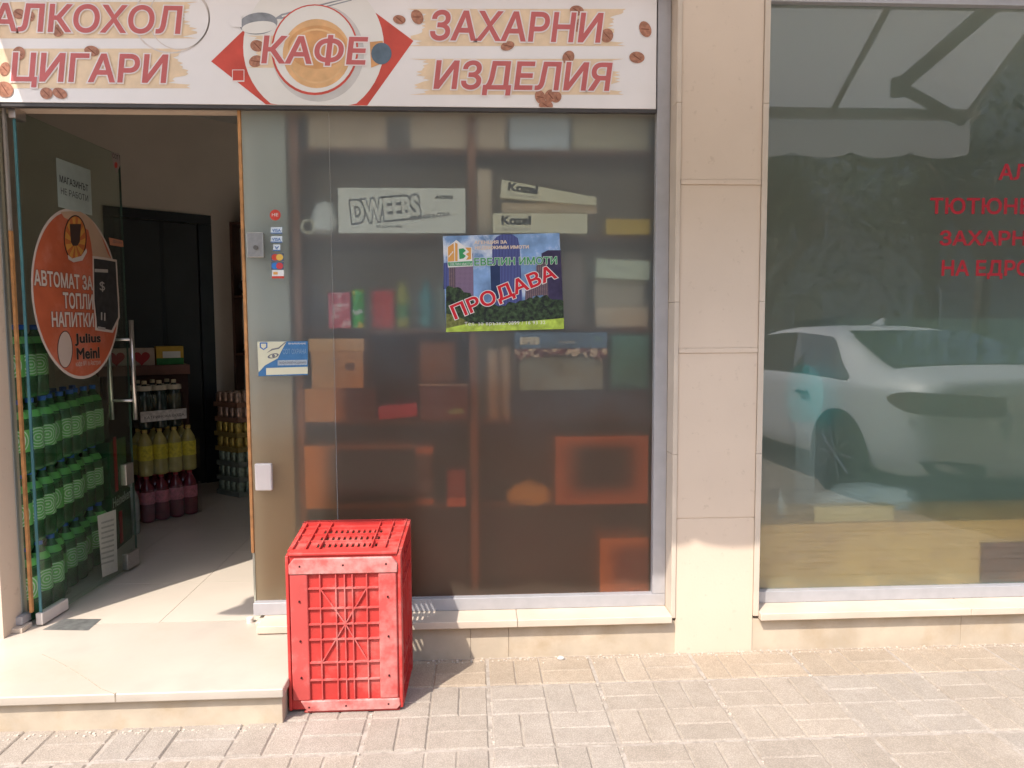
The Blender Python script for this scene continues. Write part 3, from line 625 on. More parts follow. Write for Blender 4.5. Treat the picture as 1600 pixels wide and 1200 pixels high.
text(DD, 'СОТ', (173.5, 241, 183, 248), .0068, black, st, off=.02); da(st, [ell(179, 258, 2.5, 5, 12)], .0006, 'mark', MATS['sticker red'])
st = don('little orange pull label on the free edge of the glass door', 'pull_sticker', 'sticker', ((168, 371), (190, 376), (191, 386), (170, 383)), mat('pull orange', (.52, .22, .13), .5, .05)); text(DD, 'дръпни', (174, 376, 188, 381.5), .0068, ink, st)
st = don('white printed price list taped low on the glass door', 'paper_notice', 'notice', ((150, 806), (179, 796), (182, 892), (158, 902)), mat('faded paper', (.36, .38, .34), .6, .08, 30))
da(st, [[(156+2*0, 816+8*i), (176, 810+8*i), (176, 813+8*i), (156, 819+8*i)] for i in range(9)], .0004, 'printed_rows', mat('faint print', (.20, .22, .20), .6, .3, 300))

# red letters on the right window
RF = F_at(GY-.005)
wl = thing('window_lettering', 'red adhesive Cyrillic lettering on the reflecting window', 'lettering')
rl = mat('red window film', (.42, .02, .03), .4, 0)
text(RF, 'АЛКОХОЛ', (1560, 256, 1728, 282), .0006, rl, wl, off=.028); text(RF, 'ТЮТЮНЕВИ', (1453, 309, 1658, 335), .0006, rl, wl, off=.028); text(RF, 'ЗАХАРНИ', (1468, 360, 1628, 384), .0006, rl, wl, off=.028); text(RF, 'НА ЕДРО', (1471, 406, 1610, 436), .0006, rl, wl, off=.028)

exec_marker = None
# ------------------------------------------------------------------ red crate
crate = thing('plastic_crate', 'red slatted plastic crate on its side leaning towards the window by the step', 'crate')
def wear_mat(name, col, pale, lo, hi, sc):
    return mat(name, col, .5, .10, 8, .15, 150, spec=.35, stain=pale, stain_scale=sc, stain_lo=lo, stain_hi=hi)
cred = wear_mat('crate red plastic', (.53, .05, .042), (.58, .20, .17), .50, .78, 9)
cpad = wear_mat('scuffed crate red', (.56, .13, .115), (.58, .29, .26), .38, .62, 16)
cx0, cx1, cy0, cy1, cz1 = -.648, -.255, -.402, -.072, .568
SH = lambda o: [setattr(v, 'co', Vector((v.co.x + (v.co.x+.4515)*.035*(v.co.y-cy0)/.34, v.co.y - .055*v.co.z*(1 if True else 0)*(.0), v.co.z*(1+.05*(v.co.y-cy0)/.34)))) for v in o.data.vertices]
def cmk(b, nm, m, bev=.002): o = b.make(nm, m, crate, bevel=bev); SH(o); return o
cw, chh = cx1-cx0, cz1
# base: outer skirt, recessed plate, raised pads, ribs
b = B(); y = cy0
b.box(cx0+.012, cx1-.012, y+.013, y+.019, .012, cz1-.012)
cmk(b, 'base_plate', cred, 0)
b = B()                                                 # rounded pads round the recess
def rpad(x0, x1, z0, z1, y0_, ch):
    pts = [(x0+ch, y0_, z0), (x1-ch, y0_, z0), (x1, y0_, z0+ch), (x1, y0_, z1-ch), (x1-ch, y0_, z1), (x0+ch, y0_, z1), (x0, y0_, z1-ch), (x0, y0_, z0+ch)]
    return pts
b.prism([(cx0+.012, y, cz1-.074), (cx1-.012, y, cz1-.074), (cx1-.012, y, cz1-.04), (cx1-.03, y, cz1-.018), (cx0+.03, y, cz1-.018), (cx0+.012, y, cz1-.04)], (0, .0125, 0))
cmk(b, 'base_pad', cpad, .004); b = B()
b.prism([(cx0+.062, y, .008), (cx1-.02, y, .008), (cx1-.008, y, .022), (cx1-.012, y, .046), (cx0+.040, y, .046)], (0, .0125, 0))
cmk(b, 'base_pad', cpad, .004)
b = B()
for x0, x1 in ((cx0+.014, cx0+.075), (cx1-.078, cx1-.016)):
    b = B(); b.box(x0, x1, y+.003, y+.0125, .0465, cz1-.0745)
    cmk(b, 'base_pad', wear_mat('side pad red', (.56, .085, .075), (.58, .26, .23), .46, .70, 9), .006)
b = B(); hx = []
for px_, pz in ((cx0+.05, cz1-.045), (-.4515, cz1-.043), (cx1-.05, cz1-.042), (cx0+.046, .40), (cx0+.046, .26), (cx0+.046, .13), (cx1-.046, .41), (cx1-.046, .27), (cx1-.046, .13), (cx0+.07, .024), (-.4515, .026), (cx1-.05, .028)):
    b.tube((px_, y-.0006, pz), (px_, y+.004, pz), .0035, 10)
cmk(b, 'drain_hole', mat('hole dark', (.05, .005, .006), .8, 0), 0)
b = B(); rx = [cx0+.116, cx0+.170, -.4515+.003, cx1-.170+.003, cx1-.118]; rz = [.105, .175, .243, .298, .352, .420, .468]
rz = [.118, .180, .262, .316, .372, .442, .494-.002]
for i, x in enumerate(rx): b.box(x-.0021, x+.0021, y+.004, y+.0128, .0467, cz1-.0747)
for i, z in enumerate(rz[:6]+[]): b.box(cx0+.0752, cx1-.0782, y+.0046, y+.0129, z-.0025, z+.0025)
zc = (rz[3]+.0)
for sx_ in (1, -1):
    for sz_ in (1, -1):
        p0 = Vector((rx[2], 0, zc)); p1 = Vector((rx[4] if sx_ > 0 else rx[0], 0, rz[5] if sz_ > 0 else rz[1])); d = (p1-p0).normalized(); nrm = Vector((-d.z, 0, d.x))*.002
        b.prism([(q.x, y+.0051, q.z) for q in (p0-nrm, p1-nrm, p1+nrm, p0+nrm)], (0, .0079, 0))
cmk(b, 'base_ribs', cpad if False else MATS['side pad red'], 0)
# corner columns and skirt of the base
b = B()
for x0, x1 in ((cx0, cx0+.0115), (cx1-.0115, cx1)): b.box(x0, x1, y+.006, y+.045, .010, cz1-.010)
b.box(cx0+.012, cx1-.012, y+.006, y+.045, cz1-.0115, cz1-.001); b.box(cx0+.05, cx1-.012, y+.006, y+.045, 0.001, .0075)
cmk(b, 'base_skirt', cred, .004)
def lattice(long0, long1, d0, d1, pt, nm, nh, solid):
    """a slatted side: pt(u, d, k) gives a point, k=0 inside, 1 outside; three rows of square holes"""
    b = B()
    def bx(u0, u1, e0, e1, t0=0., t1=1.):
        v = [b.bm.verts.new(pt(u, e, k)) for u in (u0, u1) for e in (e0, e1) for k in (t0, t1)]
        for f in ((0, 1, 3, 2), (4, 6, 7, 5), (0, 4, 5, 1), (2, 3, 7, 6), (0, 2, 6, 4), (1, 5, 7, 3)): b.bm.faces.new([v[i] for i in f])
    D = d1-d0; U_ = long1-long0; rows = [(.12, .26), (.36, .50), (.60, .74)]
    hu0, hu1 = long0+U_*solid, long1-U_*solid
    bx(long0, hu0, d0, d1, 0, .35); bx(hu1, long1, d0, d1, 0, .35)
    prev = 0.
    for a, c in rows:
        bx(hu0, hu1, d0+D*prev, d0+D*a, 0, .35)
        s = (hu1-hu0)/nh
        for i in range(nh+1):
            uc = hu0+s*i; bx(max(hu0, uc-s*.27), min(hu1, uc+s*.27), d0+D*a, d0+D*c, 0, .35)
        prev = c
    bx(hu0, hu1, d0+D*prev, d1, 0, .35)
    for f in (0.008, .13, .26, .74, .87, .992): bx(long0+U_*f-.0022, long0+U_*f+.0022, d0, d1, .351, 1)
    for f in (.29, .53, .77): bx(long0, long1, d0+D*f-.002, d0+D*f+.002, .351, .8)
    for f in (.93, 1.0): bx(long0-.002, long1+.002, d0+D*f-.003, d0+D*f+.003, .352, 1.05)
    cmk(b, nm, cred, 0)
T_ = .016
lattice(cx0+.012, cx1-.012, y+.046, cy1, lambda u, d, k: (u, d, cz1-T_+T_*k), 'side_wall', 11, .20)
lattice(cx0+.012, cx1-.012, y+.046, cy1, lambda u, d, k: (u, d, .018-T_*k), 'side_wall', 11, .20)
lattice(.004, cz1-.004, y+.046, cy1, lambda u, d, k: (cx1-T_+T_*k, d, u), 'side_wall', 17, .14)
lattice(.004, cz1-.004, y+.046, cy1, lambda u, d, k: (cx0+T_-T_*k, d, u), 'side_wall', 17, .14)

# ------------------------------------------------------------------ drinks inside the doorway
def bottle_proto(pack, x, y, h, r, bm_, capm, labm, lab=(.28, .60), n=14, neck=False):
    b = B(); k = h/.31
    prof = [(r*.80, 0), (r*.98, .008*k), (r, .03*k), (r, .10*k), (r*.93, .12*k), (r, .14*k), (r*1.0, .20*k), (r*.88, .235*k), (r*.42, .275*k), (r*.30, .285*k), (r*.30, .296*k)]
    b.lathe(prof, n, (0, 0, 0)); o = b.make('bottle', bm_, pack, smooth=True); o.location = (x, y, 0)
    b = B(); b.lathe([(r*.34, .29*k), (r*.34, .309*k), (r*.30, .311*k)], n); b.make('cap', capm, o)
    b = B(); b.lathe([(r*1.012, h*lab[0]), (r*1.012, h*lab[1])], n, cap=False); b.make('bottle_label', labm, o, smooth=True)
    if neck: b = B(); b.lathe([(r*.915, .231*k), (r*.80, .247*k), (r*.62, .2605*k)], n, cap=False); b.make('neck_label', labm, o, smooth=True)
    return o
def swirl(name, c1, c2, freq=260, zc=.14, mix_at=.25):
    m = mat(name, c1, .35, .12, 20); nt = m.node_tree; N, K = nt.nodes, nt.links; tc = N.new('ShaderNodeTexCoord'); ab = N.new('ShaderNodeVectorMath'); ab.operation = 'ABSOLUTE'
    K.new(tc.outputs['Object'], ab.inputs[0]); d = N.new('ShaderNodeVectorMath'); d.operation = 'DISTANCE'; d.inputs[1].default_value = (.05, .004, zc); K.new(ab.outputs[0], d.inputs[0])
    s = N.new('ShaderNodeMath'); s.operation = 'MULTIPLY'; s.inputs[1].default_value = freq*2; K.new(d.outputs['Value'], s.inputs[0]); sn = N.new('ShaderNodeMath'); sn.operation = 'SINE'; K.new(s.outputs[0], sn.inputs[0])
    g = N.new('ShaderNodeMapRange'); g.inputs[1].default_value = mix_at; g.inputs[2].default_value = mix_at+.3; K.new(sn.outputs[0], g.inputs[0])
    lim = N.new('ShaderNodeMapRange'); lim.inputs[1].default_value = .062; lim.inputs[2].default_value = .050; K.new(d.outputs['Value'], lim.inputs[0]); ml = N.new('ShaderNodeMath'); ml.operation = 'MULTIPLY'; K.new(g.outputs[0], ml.inputs[0]); K.new(lim.outputs[0], ml.inputs[1])
    p = N['Principled BSDF']; src = p.inputs['Base Color'].links[0].from_socket; x = N.new('ShaderNodeMix'); x.data_type = 'RGBA'; K.new(ml.outputs[0], x.inputs[0]); K.new(src, x.inputs[6]); x.inputs[7].default_value = (*c2, 1); K.new(x.outputs[2], p.inputs['Base Color']); return m
gb = mat('dark green bottle', (.035, .13, .05), .12, .5, 30, spec=.6); gl = swirl('green soda label', (.20, .60, .16), (.85, .95, .82)); bc = mat('blue cap', (.04, .16, .60), .4, .1)
film_w = clear_glass('shrink film', (.97, .98, .97), .02)
words = ['bottom', 'second', 'third', 'top']; where = ['front by the side window', 'middle along the glass door', 'rear along the glass door']
pack = thing('soda_pack', 'pack of green soda bottles, bottom layer, front by the side window', 'bottle pack', group='green soda packs stacked behind the glass door')
HB, RB = .305, .047
for i in range(2):
    for j in range(3):
        o = bottle_proto(pack, -i*.097, j*.099, HB, RB, gb, bc, gl, (.30, .60), neck=True); o.rotation_euler = (0, 0, -1.05+random.uniform(-.8, .8))
b = B(); b.box(-.150, .052, -.052, .250, .02, .225); b.make('film', film_w, pack)
stackdir = Vector((-.045, .305, 0)); first = True
for l in range(4):
    for k in range(3 if l < 3 else 1):
        c = pack if first else copy_tree(pack); first = False
        j = Vector((random.uniform(-.006, .006), random.uniform(-.004, .004), 0))
        c.location = Vector((-1.868-.008*(l % 2), .205, .132+l*(HB+.001)))+stackdir*k+j; c.rotation_euler = (0, 0, .06+random.uniform(-.02, .02))
        c['label'] = 'pack of green soda bottles, %s layer, %s' % (words[l], where[k])
def boxed(name, label, cat, loc, rz, size, m, extra=None, group=None):
    t = thing(name, label, cat, loc, rz, group); b = B(); b.box(0, size[0], 0, size[1], 0, size[2]); b.make('carton', m, t, bevel=.002); return t
# beer and water behind the door glass
beer = mat('beer green', (.015, .10, .04), .2, .4, 20, spec=.6); redp = mat('printed red', (.45, .02, .03), .4, .1)
bs = thing('beer_display', 'dark green beer display with white lettering and red bands behind the glass door', 'display', (-2.17, 1.10, .13), .12)
b = B(); b.box(0, .22, 0, .30, 0, .30); b.make('carton', beer, bs, bevel=.003)
b = B(); b.box(.0, .22, 0, .26, .301, .60); b.make('carton', beer, bs, bevel=.003)
b = B(); b.box(.221, .224, .06, .10, .32, .62); b.box(.221, .224, .10, .14, .02, .20); b.make('red_band', redp, bs)
text(Frame(Vector((-1.98, 1.18, .13))+Vector((.2203, .026, 0)), (-.12, .99, 0), (0, 0, 1)), 'Heineken', (.01, .30, .29, .35), .0, white, None, px=False) if False else None
LF = Frame((.2235, 0, 0), (0, 1, 0), (0, 0, 1)); text(LF, 'Heineken', (.01, .24, .29, .295), 0, mat('lettering white green', (.55, .60, .55), .5, 0), bs, px=False, off=.01)
wt = thing('water_bottles', 'clear wrapped water bottle pack on the floor behind the free edge of the door', 'bottle pack', (-2.02, 1.50, .13), .5)
clearb = mat('clear plastic bottle', (.30, .34, .32), .15, .3, 20, spec=.6)
for i in range(2):
    for j in range(2): bottle_proto(wt, -.09*i, .09*j, .30, .043, clearb, mat('pale cap', (.5, .5, .5), .5, 0), mat('water label', (.28, .30, .30), .5, .2))
# soda, lemonade and mineral water packs set at an angle further in
ang = math.atan2(.73, .68)
def dpack(name, label, z, cols, h, bm_, capm, labm, lab, n=4, off=0):
    t = thing(name, label, 'bottle pack', (-2.045, 1.77, z), ang)
    for i in range(n):
        for j in range(2): o = bottle_proto(t, .0+i*.092+off, j*.092, h, .0445, bm_, capm, labm, lab); o.rotation_euler = (0, 0, random.uniform(0, 6))
    b = B(); b.box(off-.05, off+(n-1)*.092+.05, -.05, .142, .01, h*.72); b.make('film', film_w, t); return t
dpack('soda_pack', 'wrapped pack of dark red soda bottles with pink labels standing on the floor', .132, None, .29, mat('dark red drink', (.16, .018, .03), .15, .2, 20, spec=.6), mat('red cap', (.4, .05, .06), .5, 0), mat('pink label', (.58, .17, .22), .45, .25, 60), (.40, .66))
dpack('soda_pack', 'wrapped pack of cloudy yellow lemonade bottles on top of the red soda', .424, None, .29, mat('yellow drink', (.42, .36, .12), .15, .15, 20, spec=.6), mat('yellow cap', (.62, .45, .12), .5, 0), mat('yellow label', (.66, .56, .05), .45, .25, 60), (.34, .66))
mw_ = dpack('water_pack', 'pack of dark mineral water bottles with a white printed band on the yellow lemonade', .716, None, .30, mat('dark bottle', (.02, .035, .035), .12, .2, 20, spec=.7), mat('cream cap', (.62, .52, .34), .5, 0), mat('cream neck label', (.55, .50, .40), .5, .1), (.80, .90), 3, .01)
b = B(); b.box(-.042, .245, -.0525, -.0515, .05, .115); b.make('printed_band', mat('white band', (.55, .52, .50), .5, .25, 50), mw_)
text(Frame((0, -.0530, 0), (1, 0, 0), (0, 0, 1)), 'КАТРИНСКА ВОДА', (-.02, .065, .23, .085), 0, MATS['black ink'] if 'black ink' in MATS else black, mw_, px=False)
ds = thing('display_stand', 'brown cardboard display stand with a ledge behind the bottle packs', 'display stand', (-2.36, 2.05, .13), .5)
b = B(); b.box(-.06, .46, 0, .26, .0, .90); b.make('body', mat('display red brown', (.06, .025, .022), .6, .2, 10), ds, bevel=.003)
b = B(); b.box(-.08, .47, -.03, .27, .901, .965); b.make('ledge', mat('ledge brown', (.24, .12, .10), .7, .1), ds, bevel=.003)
Mz = Matrix.Rotation(.5, 4, 'Z')
def on_ledge(u, v): return Vector((-2.36, 2.05, 1.096)) + Mz @ Vector((u, v, 0))
t = boxed('snack_box', 'yellow and green printed snack box on the display ledge', 'box', on_ledge(.27, .02), .5, (.17, .1, .125), mat('box yellow', (.62, .40, .06), .5, .15, 20))
b = B(); b.box(.001, .169, -.002, .0, .0, .045); b.make('green_band', mat('box green', (.03, .22, .06), .5, .2, 20), t); b = B(); b.box(.04, .15, -.0025, -.0005, .046, .09); b.make('white_field', wh, t); text(Frame((0, -.0032, 0), (1, 0, 0), (0, 0, 1)), 'MENTOS', (.05, .06, .14, .075), 0, black, t, px=False) if False else None
t = boxed('heart_box', 'red and cream heart patterned box beside the yellow snack box', 'box', on_ledge(-.06, .02), .5, (.32, .1, .115), mat('box cream', (.55, .42, .36), .5, .1, 20))
hp = lambda cx, cz, s: [(cx+s*(16*math.sin(a)**3)/17, -.0012, cz+s*(13*math.cos(a)-5*math.cos(2*a)-2*math.cos(3*a)-math.cos(4*a))/17) for a in [i*2*math.pi/26 for i in range(26)]]
b = B(); b.poly(hp(.09, .05, .055)); b.poly(hp(.24, .05, .055)); b.make('printed_heart', redp, t)
# can trays
trayg = 'trays of cans stacked by the dark shelf'
ct = thing('can_tray', 'x', 'can tray', (-1.675, 2.405, .131), math.atan2(.8, .6), trayg)
b = B(); b.box(0, .40, 0, .27, 0, .004)
for s in ((0, .40, 0, .003), (0, .40, .267, .27), (0, .003, .0035, .2665), (.397, .40, .0035, .2665)): b.box(s[0], s[1], s[2], s[3], .0045, .034)
tray_m = [mat('tray brown', (.30, .16, .11), .7, .15, 20), mat('tray gold', (.36, .26, .08), .6, .2, 20), mat('tray grey green', (.22, .24, .20), .6, .2, 20)]
can_m = [mat('can copper', (.45, .30, .24), .28, .3, 40, metal=.5), mat('can gold', (.52, .38, .10), .28, .3, 40, metal=.5), mat('can green', (.30, .36, .28), .28, .4, 40, metal=.5)]
b.make('tray', tray_m[0], ct)
for i in range(6):
    for j in range(4):
        if 0 < i < 5 and 0 < j < 3: continue
        b = B(); b.lathe([(.024, 0), (.031, .006), (.0315, .085), (.026, .097), (.0265, .100), (.024, .0985)], 12); o = b.make('can', can_m[0], ct, smooth=True); o.location = (.0345+i*.066, .036+j*.066, .005)
        o.data = ct.children[1].data if len(ct.children) > 1 and ct.children[1].name.startswith('can') else o.data
tw = ['lowest', 'second from the bottom', 'third from the bottom', 'fourth from the bottom', 'third from the top', 'second from the top', 'topmost']
tcols = [2, 2, 2, 1, 1, 0, 0]; cn = ['green', 'gold', 'copper']; cn = ['copper', 'gold', 'green']
meshes = {}
for l in range(7):
    t = ct if l == 0 else copy_tree(ct); t.location = (-1.675+random.uniform(-.006, .006), 2.405+random.uniform(-.006, .006), .131+l*.1075)
    k = tcols[l]; t['label'] = 'tray of %s drink cans by the dark shelf, %s of the stack' % (cn[k], tw[l])
    for ch in t.children:
        kind = ch.name.split('.')[0]; key = (kind, k)
        if key not in meshes: mm = ch.data.copy(); mm.materials.clear(); mm.materials.append((tray_m if kind == 'tray' else can_m)[k]); meshes[key] = mm
        ch.data = meshes[key]
# wooden shelf beside the cans, seen past the door jamb
sx, sy = -1.83, 2.95
shf = thing('dark_bookcase', 'tall dark brown bookcase beyond the cans beside the doorway', 'bookcase', (-1.87, 2.98, .13), 0)
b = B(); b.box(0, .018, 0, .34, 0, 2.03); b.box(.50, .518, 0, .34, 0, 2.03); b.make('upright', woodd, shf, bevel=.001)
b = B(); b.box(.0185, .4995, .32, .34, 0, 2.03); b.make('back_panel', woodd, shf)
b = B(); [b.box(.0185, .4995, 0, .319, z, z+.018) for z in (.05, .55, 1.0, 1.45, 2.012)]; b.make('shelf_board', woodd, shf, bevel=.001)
bx_ = thing('black_monitor', 'black box shaped monitor on top of the dark bookcase', 'monitor', (-1.80, 3.02, 2.161)); b = B(); b.box(0, .30, 0, .22, .02, .24); b.make('housing', darkm, bx_, bevel=.01); b = B(); b.box(.09, .21, .04, .18, 0, .0195); b.make('foot', darkp, bx_)
def blob(name, label, cat, c, s, m, seed, n=2, top=None, amp=.25):
    rnd = random.Random(seed); b = B(); bmesh.ops.create_icosphere(b.bm, subdivisions=n, radius=1)
    for v in b.bm.verts: v.co *= 1+rnd.uniform(-amp, amp); v.co = Vector((c[0]+v.co.x*s[0], c[1]+v.co.y*s[1], c[2]+max(v.co.z, -.75)*s[2]))
    return b.make(name, m, smooth=False, label=label, cat=cat)
blob('snack_bag', 'crumpled silver blue snack bag on the dark bookcase', 'bag', (-1.70, 3.05, 1.665), (.12, .08, .09), mat('silver bag', (.16, .17, .20), .25, .4, 20, metal=.5), 3)
t = thing('yellow_leaflets', 'two yellow green leaflets sticking out of the dark bookcase shelf', 'leaflets', (-1.75, 2.93, 1.60), .1); b = B(); b.box(0, .2, 0, .14, 0, .006); b.box(.02, .22, 0, .13, .012, .018, Matrix.Rotation(-.06, 4, 'Y')); b.make('sheet', mat('leaflet yellow', (.45, .45, .06), .6, .1), t)
blob('plastic_bag', 'crumpled pale plastic bag on the middle board of the dark bookcase', 'bag', (-1.70, 3.06, 1.215), (.12, .09, .09), mat('pale bag', (.38, .36, .34), .4, .2, 30), 5)

# ------------------------------------------------------------------ shelving and goods behind the left window
sh = thing('shelf_unit', 'brown wooden shelf unit standing behind the filmed window', 'shelf unit')
YS = .19
def zpx(py, Y=YS, px=740): return W(px, py, Y).z
zb = [zpx(232), zpx(368), zpx(512), zpx(654), zpx(786), .17]
xl, xm, xr = W(470, 600, YS).x, W(740, 600, YS).x, .80
b = B(); [b.box(x-.016, x+.016, YS, YS+.36, .131, 2.4) for x in (xl, xm, xr)]; b.make('upright', woodm, sh, bevel=.001)
b = B()
for z in zb:
    b.box(xl+.0165, xm-.0165, YS+.03, YS+.36, z-.022, z); b.box(xm+.0165, xr-.0165, YS+.03, YS+.36, z-.022, z)
b.make('shelf_board', mat('dull shelf board', (.17, .085, .05), .6, .2, 9), sh, bevel=.001)
b = B(); b.box(xl+.0165, xm-.0165, YS+.37, YS+.38, .131, zb[2]); b.box(xm+.0165, xr-.0165, YS+.37, YS+.38, .131, zb[3]); b.make('back_panel', mat('dark red brown back', (.20, .085, .05), .7, .2, 4), sh)
pn = thing('pale_panel', 'plain pale panel standing behind the side pane of the window', 'panel'); b = B(); b.box(-.922, xl-.03, .17, .185, .131, 2.5); b.make('board', mat('pale panel', (.45, .45, .39), .7, .08, 2, stain=(.58, .46, .24), stain_scale=1.2, stain_lo=.55, stain_hi=.8), pn)
def item(name, label, cat, x0, y0, x1, y1, Y, d, m, rot=0, bev=.002, part='carton', group=None, zbase=None):
    a, c = W(x0, y1, Y), W(x1, y0, Y)
    zb_ = a.z if zbase is None else zbase
    t = thing(name, label, cat, (a.x, Y, zb_), 0, group); b = B(); b.box(0, c.x-a.x, 0, d, 0, c.z-a.z); o = b.make(part, m, t, bevel=bev)
    if rot: t.rotation_euler = (0, rot, 0)
    t['w'] = c.x-a.x; t['h'] = c.z-a.z; del t['w'], t['h']
    return t, c.x-a.x, c.z-a.z
def shaded(name, edge, core, x0, x1, z0=.04, z1=.30):
    """carton board with shade painted into its colour, dark middle and brighter rims"""
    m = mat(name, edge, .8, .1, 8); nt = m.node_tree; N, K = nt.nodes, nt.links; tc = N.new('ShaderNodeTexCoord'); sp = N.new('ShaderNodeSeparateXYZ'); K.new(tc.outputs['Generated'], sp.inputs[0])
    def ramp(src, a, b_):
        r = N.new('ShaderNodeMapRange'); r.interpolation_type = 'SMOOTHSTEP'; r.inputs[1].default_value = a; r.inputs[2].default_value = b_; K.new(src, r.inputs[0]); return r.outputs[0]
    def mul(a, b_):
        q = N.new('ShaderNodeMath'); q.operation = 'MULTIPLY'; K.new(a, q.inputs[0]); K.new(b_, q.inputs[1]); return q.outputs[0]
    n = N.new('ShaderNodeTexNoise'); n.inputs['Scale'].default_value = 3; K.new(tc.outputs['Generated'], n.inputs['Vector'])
    f = mul(mul(ramp(sp.outputs['X'], *x0), ramp(sp.outputs['X'], *x1)), mul(ramp(sp.outputs['Z'], z0, z1), ramp(sp.outputs['Z'], 1-z0*.5, 1-z1*.7)))  # mask of the shade painted over the carton middle
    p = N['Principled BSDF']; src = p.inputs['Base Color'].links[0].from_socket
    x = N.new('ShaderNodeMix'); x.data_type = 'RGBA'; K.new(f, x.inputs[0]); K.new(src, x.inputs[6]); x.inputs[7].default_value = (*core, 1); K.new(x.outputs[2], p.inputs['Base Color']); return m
FW = lambda dz=0: Frame((0, -.0008, 0), (1, 0, 0), (0, 0, 1))
Z0, Z1, Z2, Z3, Z4 = zb[:5]; K1, K2, K3, K4, K0 = Z1+.0005, Z2+.0005, Z3+.0005, Z4+.0005, Z0+.0005
item('carton', 'beige carton on the top shelf, leftmost, above the tape roll', 'box', 484, 168, 604, 229, .22, .25, cardp, zbase=K0)
item('carton', 'wide sand coloured carton on the top shelf above the white carton', 'box', 643, 160, 790, 229, .215, .25, mat('sand carton', (.66, .54, .40), .8, .06, 12), zbase=K0)
item('carton', 'bluish white carton on the top shelf between two beige ones', 'box', 796, 160, 889, 229, .215, .22, bluewhite, zbase=K0)
item('carton', 'pale olive carton on the top shelf, rightmost', 'box', 893, 160, 1012, 229, .23, .25, mat('olive carton', (.58, .53, .38), .8, .06, 12), zbase=K0)
t, ww, hh = item('sweets_carton', 'white sweets carton with grey lettering close to the glass', 'box', 529, 292, 727, 362, .1225, .20, whiteb, zbase=None)
t.location.z = K1; f = FW()
text(f, 'DWEEBS', (ww*.10, hh*.28, ww*.64, hh*.78), 0, whiteb, t, px=False, off=.05, outline=.07, om=ink, ol=-.0003, rot=.09); t.children[-1].location = t.children[-1].location
text(f, 'ORANGE & COLA', (ww*.56, hh*.33, ww*.88, hh*.43), 0, ink, t, px=False, off=.04, rot=.13); text(f, 'AC003', (ww*.76, hh*.76, ww*.90, hh*.84), 0, black, t, px=False, off=.05); text(f, '12 x 24 x 40g', (ww*.30, hh*.11, ww*.50, hh*.17), 0, black, t, px=False, off=.03)
item('carton', 'narrow upright sand carton next to the central upright', 'box', 746, 262, 767, 364, .20, .2, mat('sand carton', (.66, .54, .40)), zbase=K1)
t, ww, hh = item('beer_carton', 'flat cream beer carton lying directly on the shelf', 'box', 770, 333, 918, 364, .1225, .25, creamb, zbase=K1)
text(f, 'Kozel', (ww*.09, hh*.42, ww*.40, hh*.88), 0, black, t, px=False, off=.05); text(f, 'PREMIUM LAGER', (ww*.08, hh*.14, ww*.40, hh*.26), 0, inkl, t, px=False); kz = K1+hh
t, ww2, hh2 = item('beer_carton', 'plain tan beer tray between two cream beer cartons', 'box', 784, 316, 932, 333, .15, .25, cardp, zbase=kz+.0006)
t, ww, hh = item('beer_carton', 'tilted cream beer carton on top of the flat stack', 'box', 782, 288, 932, 316, .1225, .22, creamb, zbase=kz+hh2+.012)
t.children[0].data.transform(Matrix.Identity(4))
for v in t.children[0].data.vertices: v.co.z *= (1-.55*(v.co.x/ww)) if v.co.z > .001 else 1
text(f, 'Kozel', (ww*.07, hh*.38, ww*.38, hh*.84), 0, black, t, px=False, off=.05, rot=-.06); text(f, 'PREMIUM LAGER', (ww*.07, hh*.14, ww*.40, hh*.24), 0, inkl, t, px=False, rot=-.05)
t.rotation_euler = (0, .075, 0); t.location.z += .004
item('carton', 'small mustard yellow box at the end of the upper shelf', 'box', 946, 342, 1016, 366, .17, .15, mat('mustard box', (.62, .42, .06), .6, .1, 12), zbase=K1)
# tape roll and crumpled paper
c = W(482, 352, .16); t = thing('tape_roll', 'roll of clear tape leaning at the left end of the upper shelf', 'tape roll', (c.x, .16, c.z)); b = B(); n = 24
for i in range(n):
    a0_, a1_ = 2*math.pi*i/n, 2*math.pi*(i+1)/n
    P = lambda r_, a_, yy: (r_*math.cos(a_), yy, r_*math.sin(a_))
    for ra, rb, ya, yb in ((.030, .030, 0, .04), (.021, .021, 0, .04)): b.poly([P(ra, a0_, ya), P(ra, a1_, ya), P(rb, a1_, yb), P(rb, a0_, yb)])
    for yy in (0, .04): b.poly([P(.021, a0_, yy), P(.021, a1_, yy), P(.030, a1_, yy), P(.030, a0_, yy)])
bmesh.ops.remove_doubles(b.bm, verts=b.bm.verts, dist=1e-5); b.make('roll', mat('tape', (.62, .58, .44), .4, .1), t); t.location.z = K1+.030
c = W(507, 345, .18); blob('paper_bag', 'crumpled white paper bag beside the white sweets carton', 'bag', (c.x, .19, K1+.055), (.055, .045, .07), mat('white paper', (.78, .80, .77), .6, .05), 11)
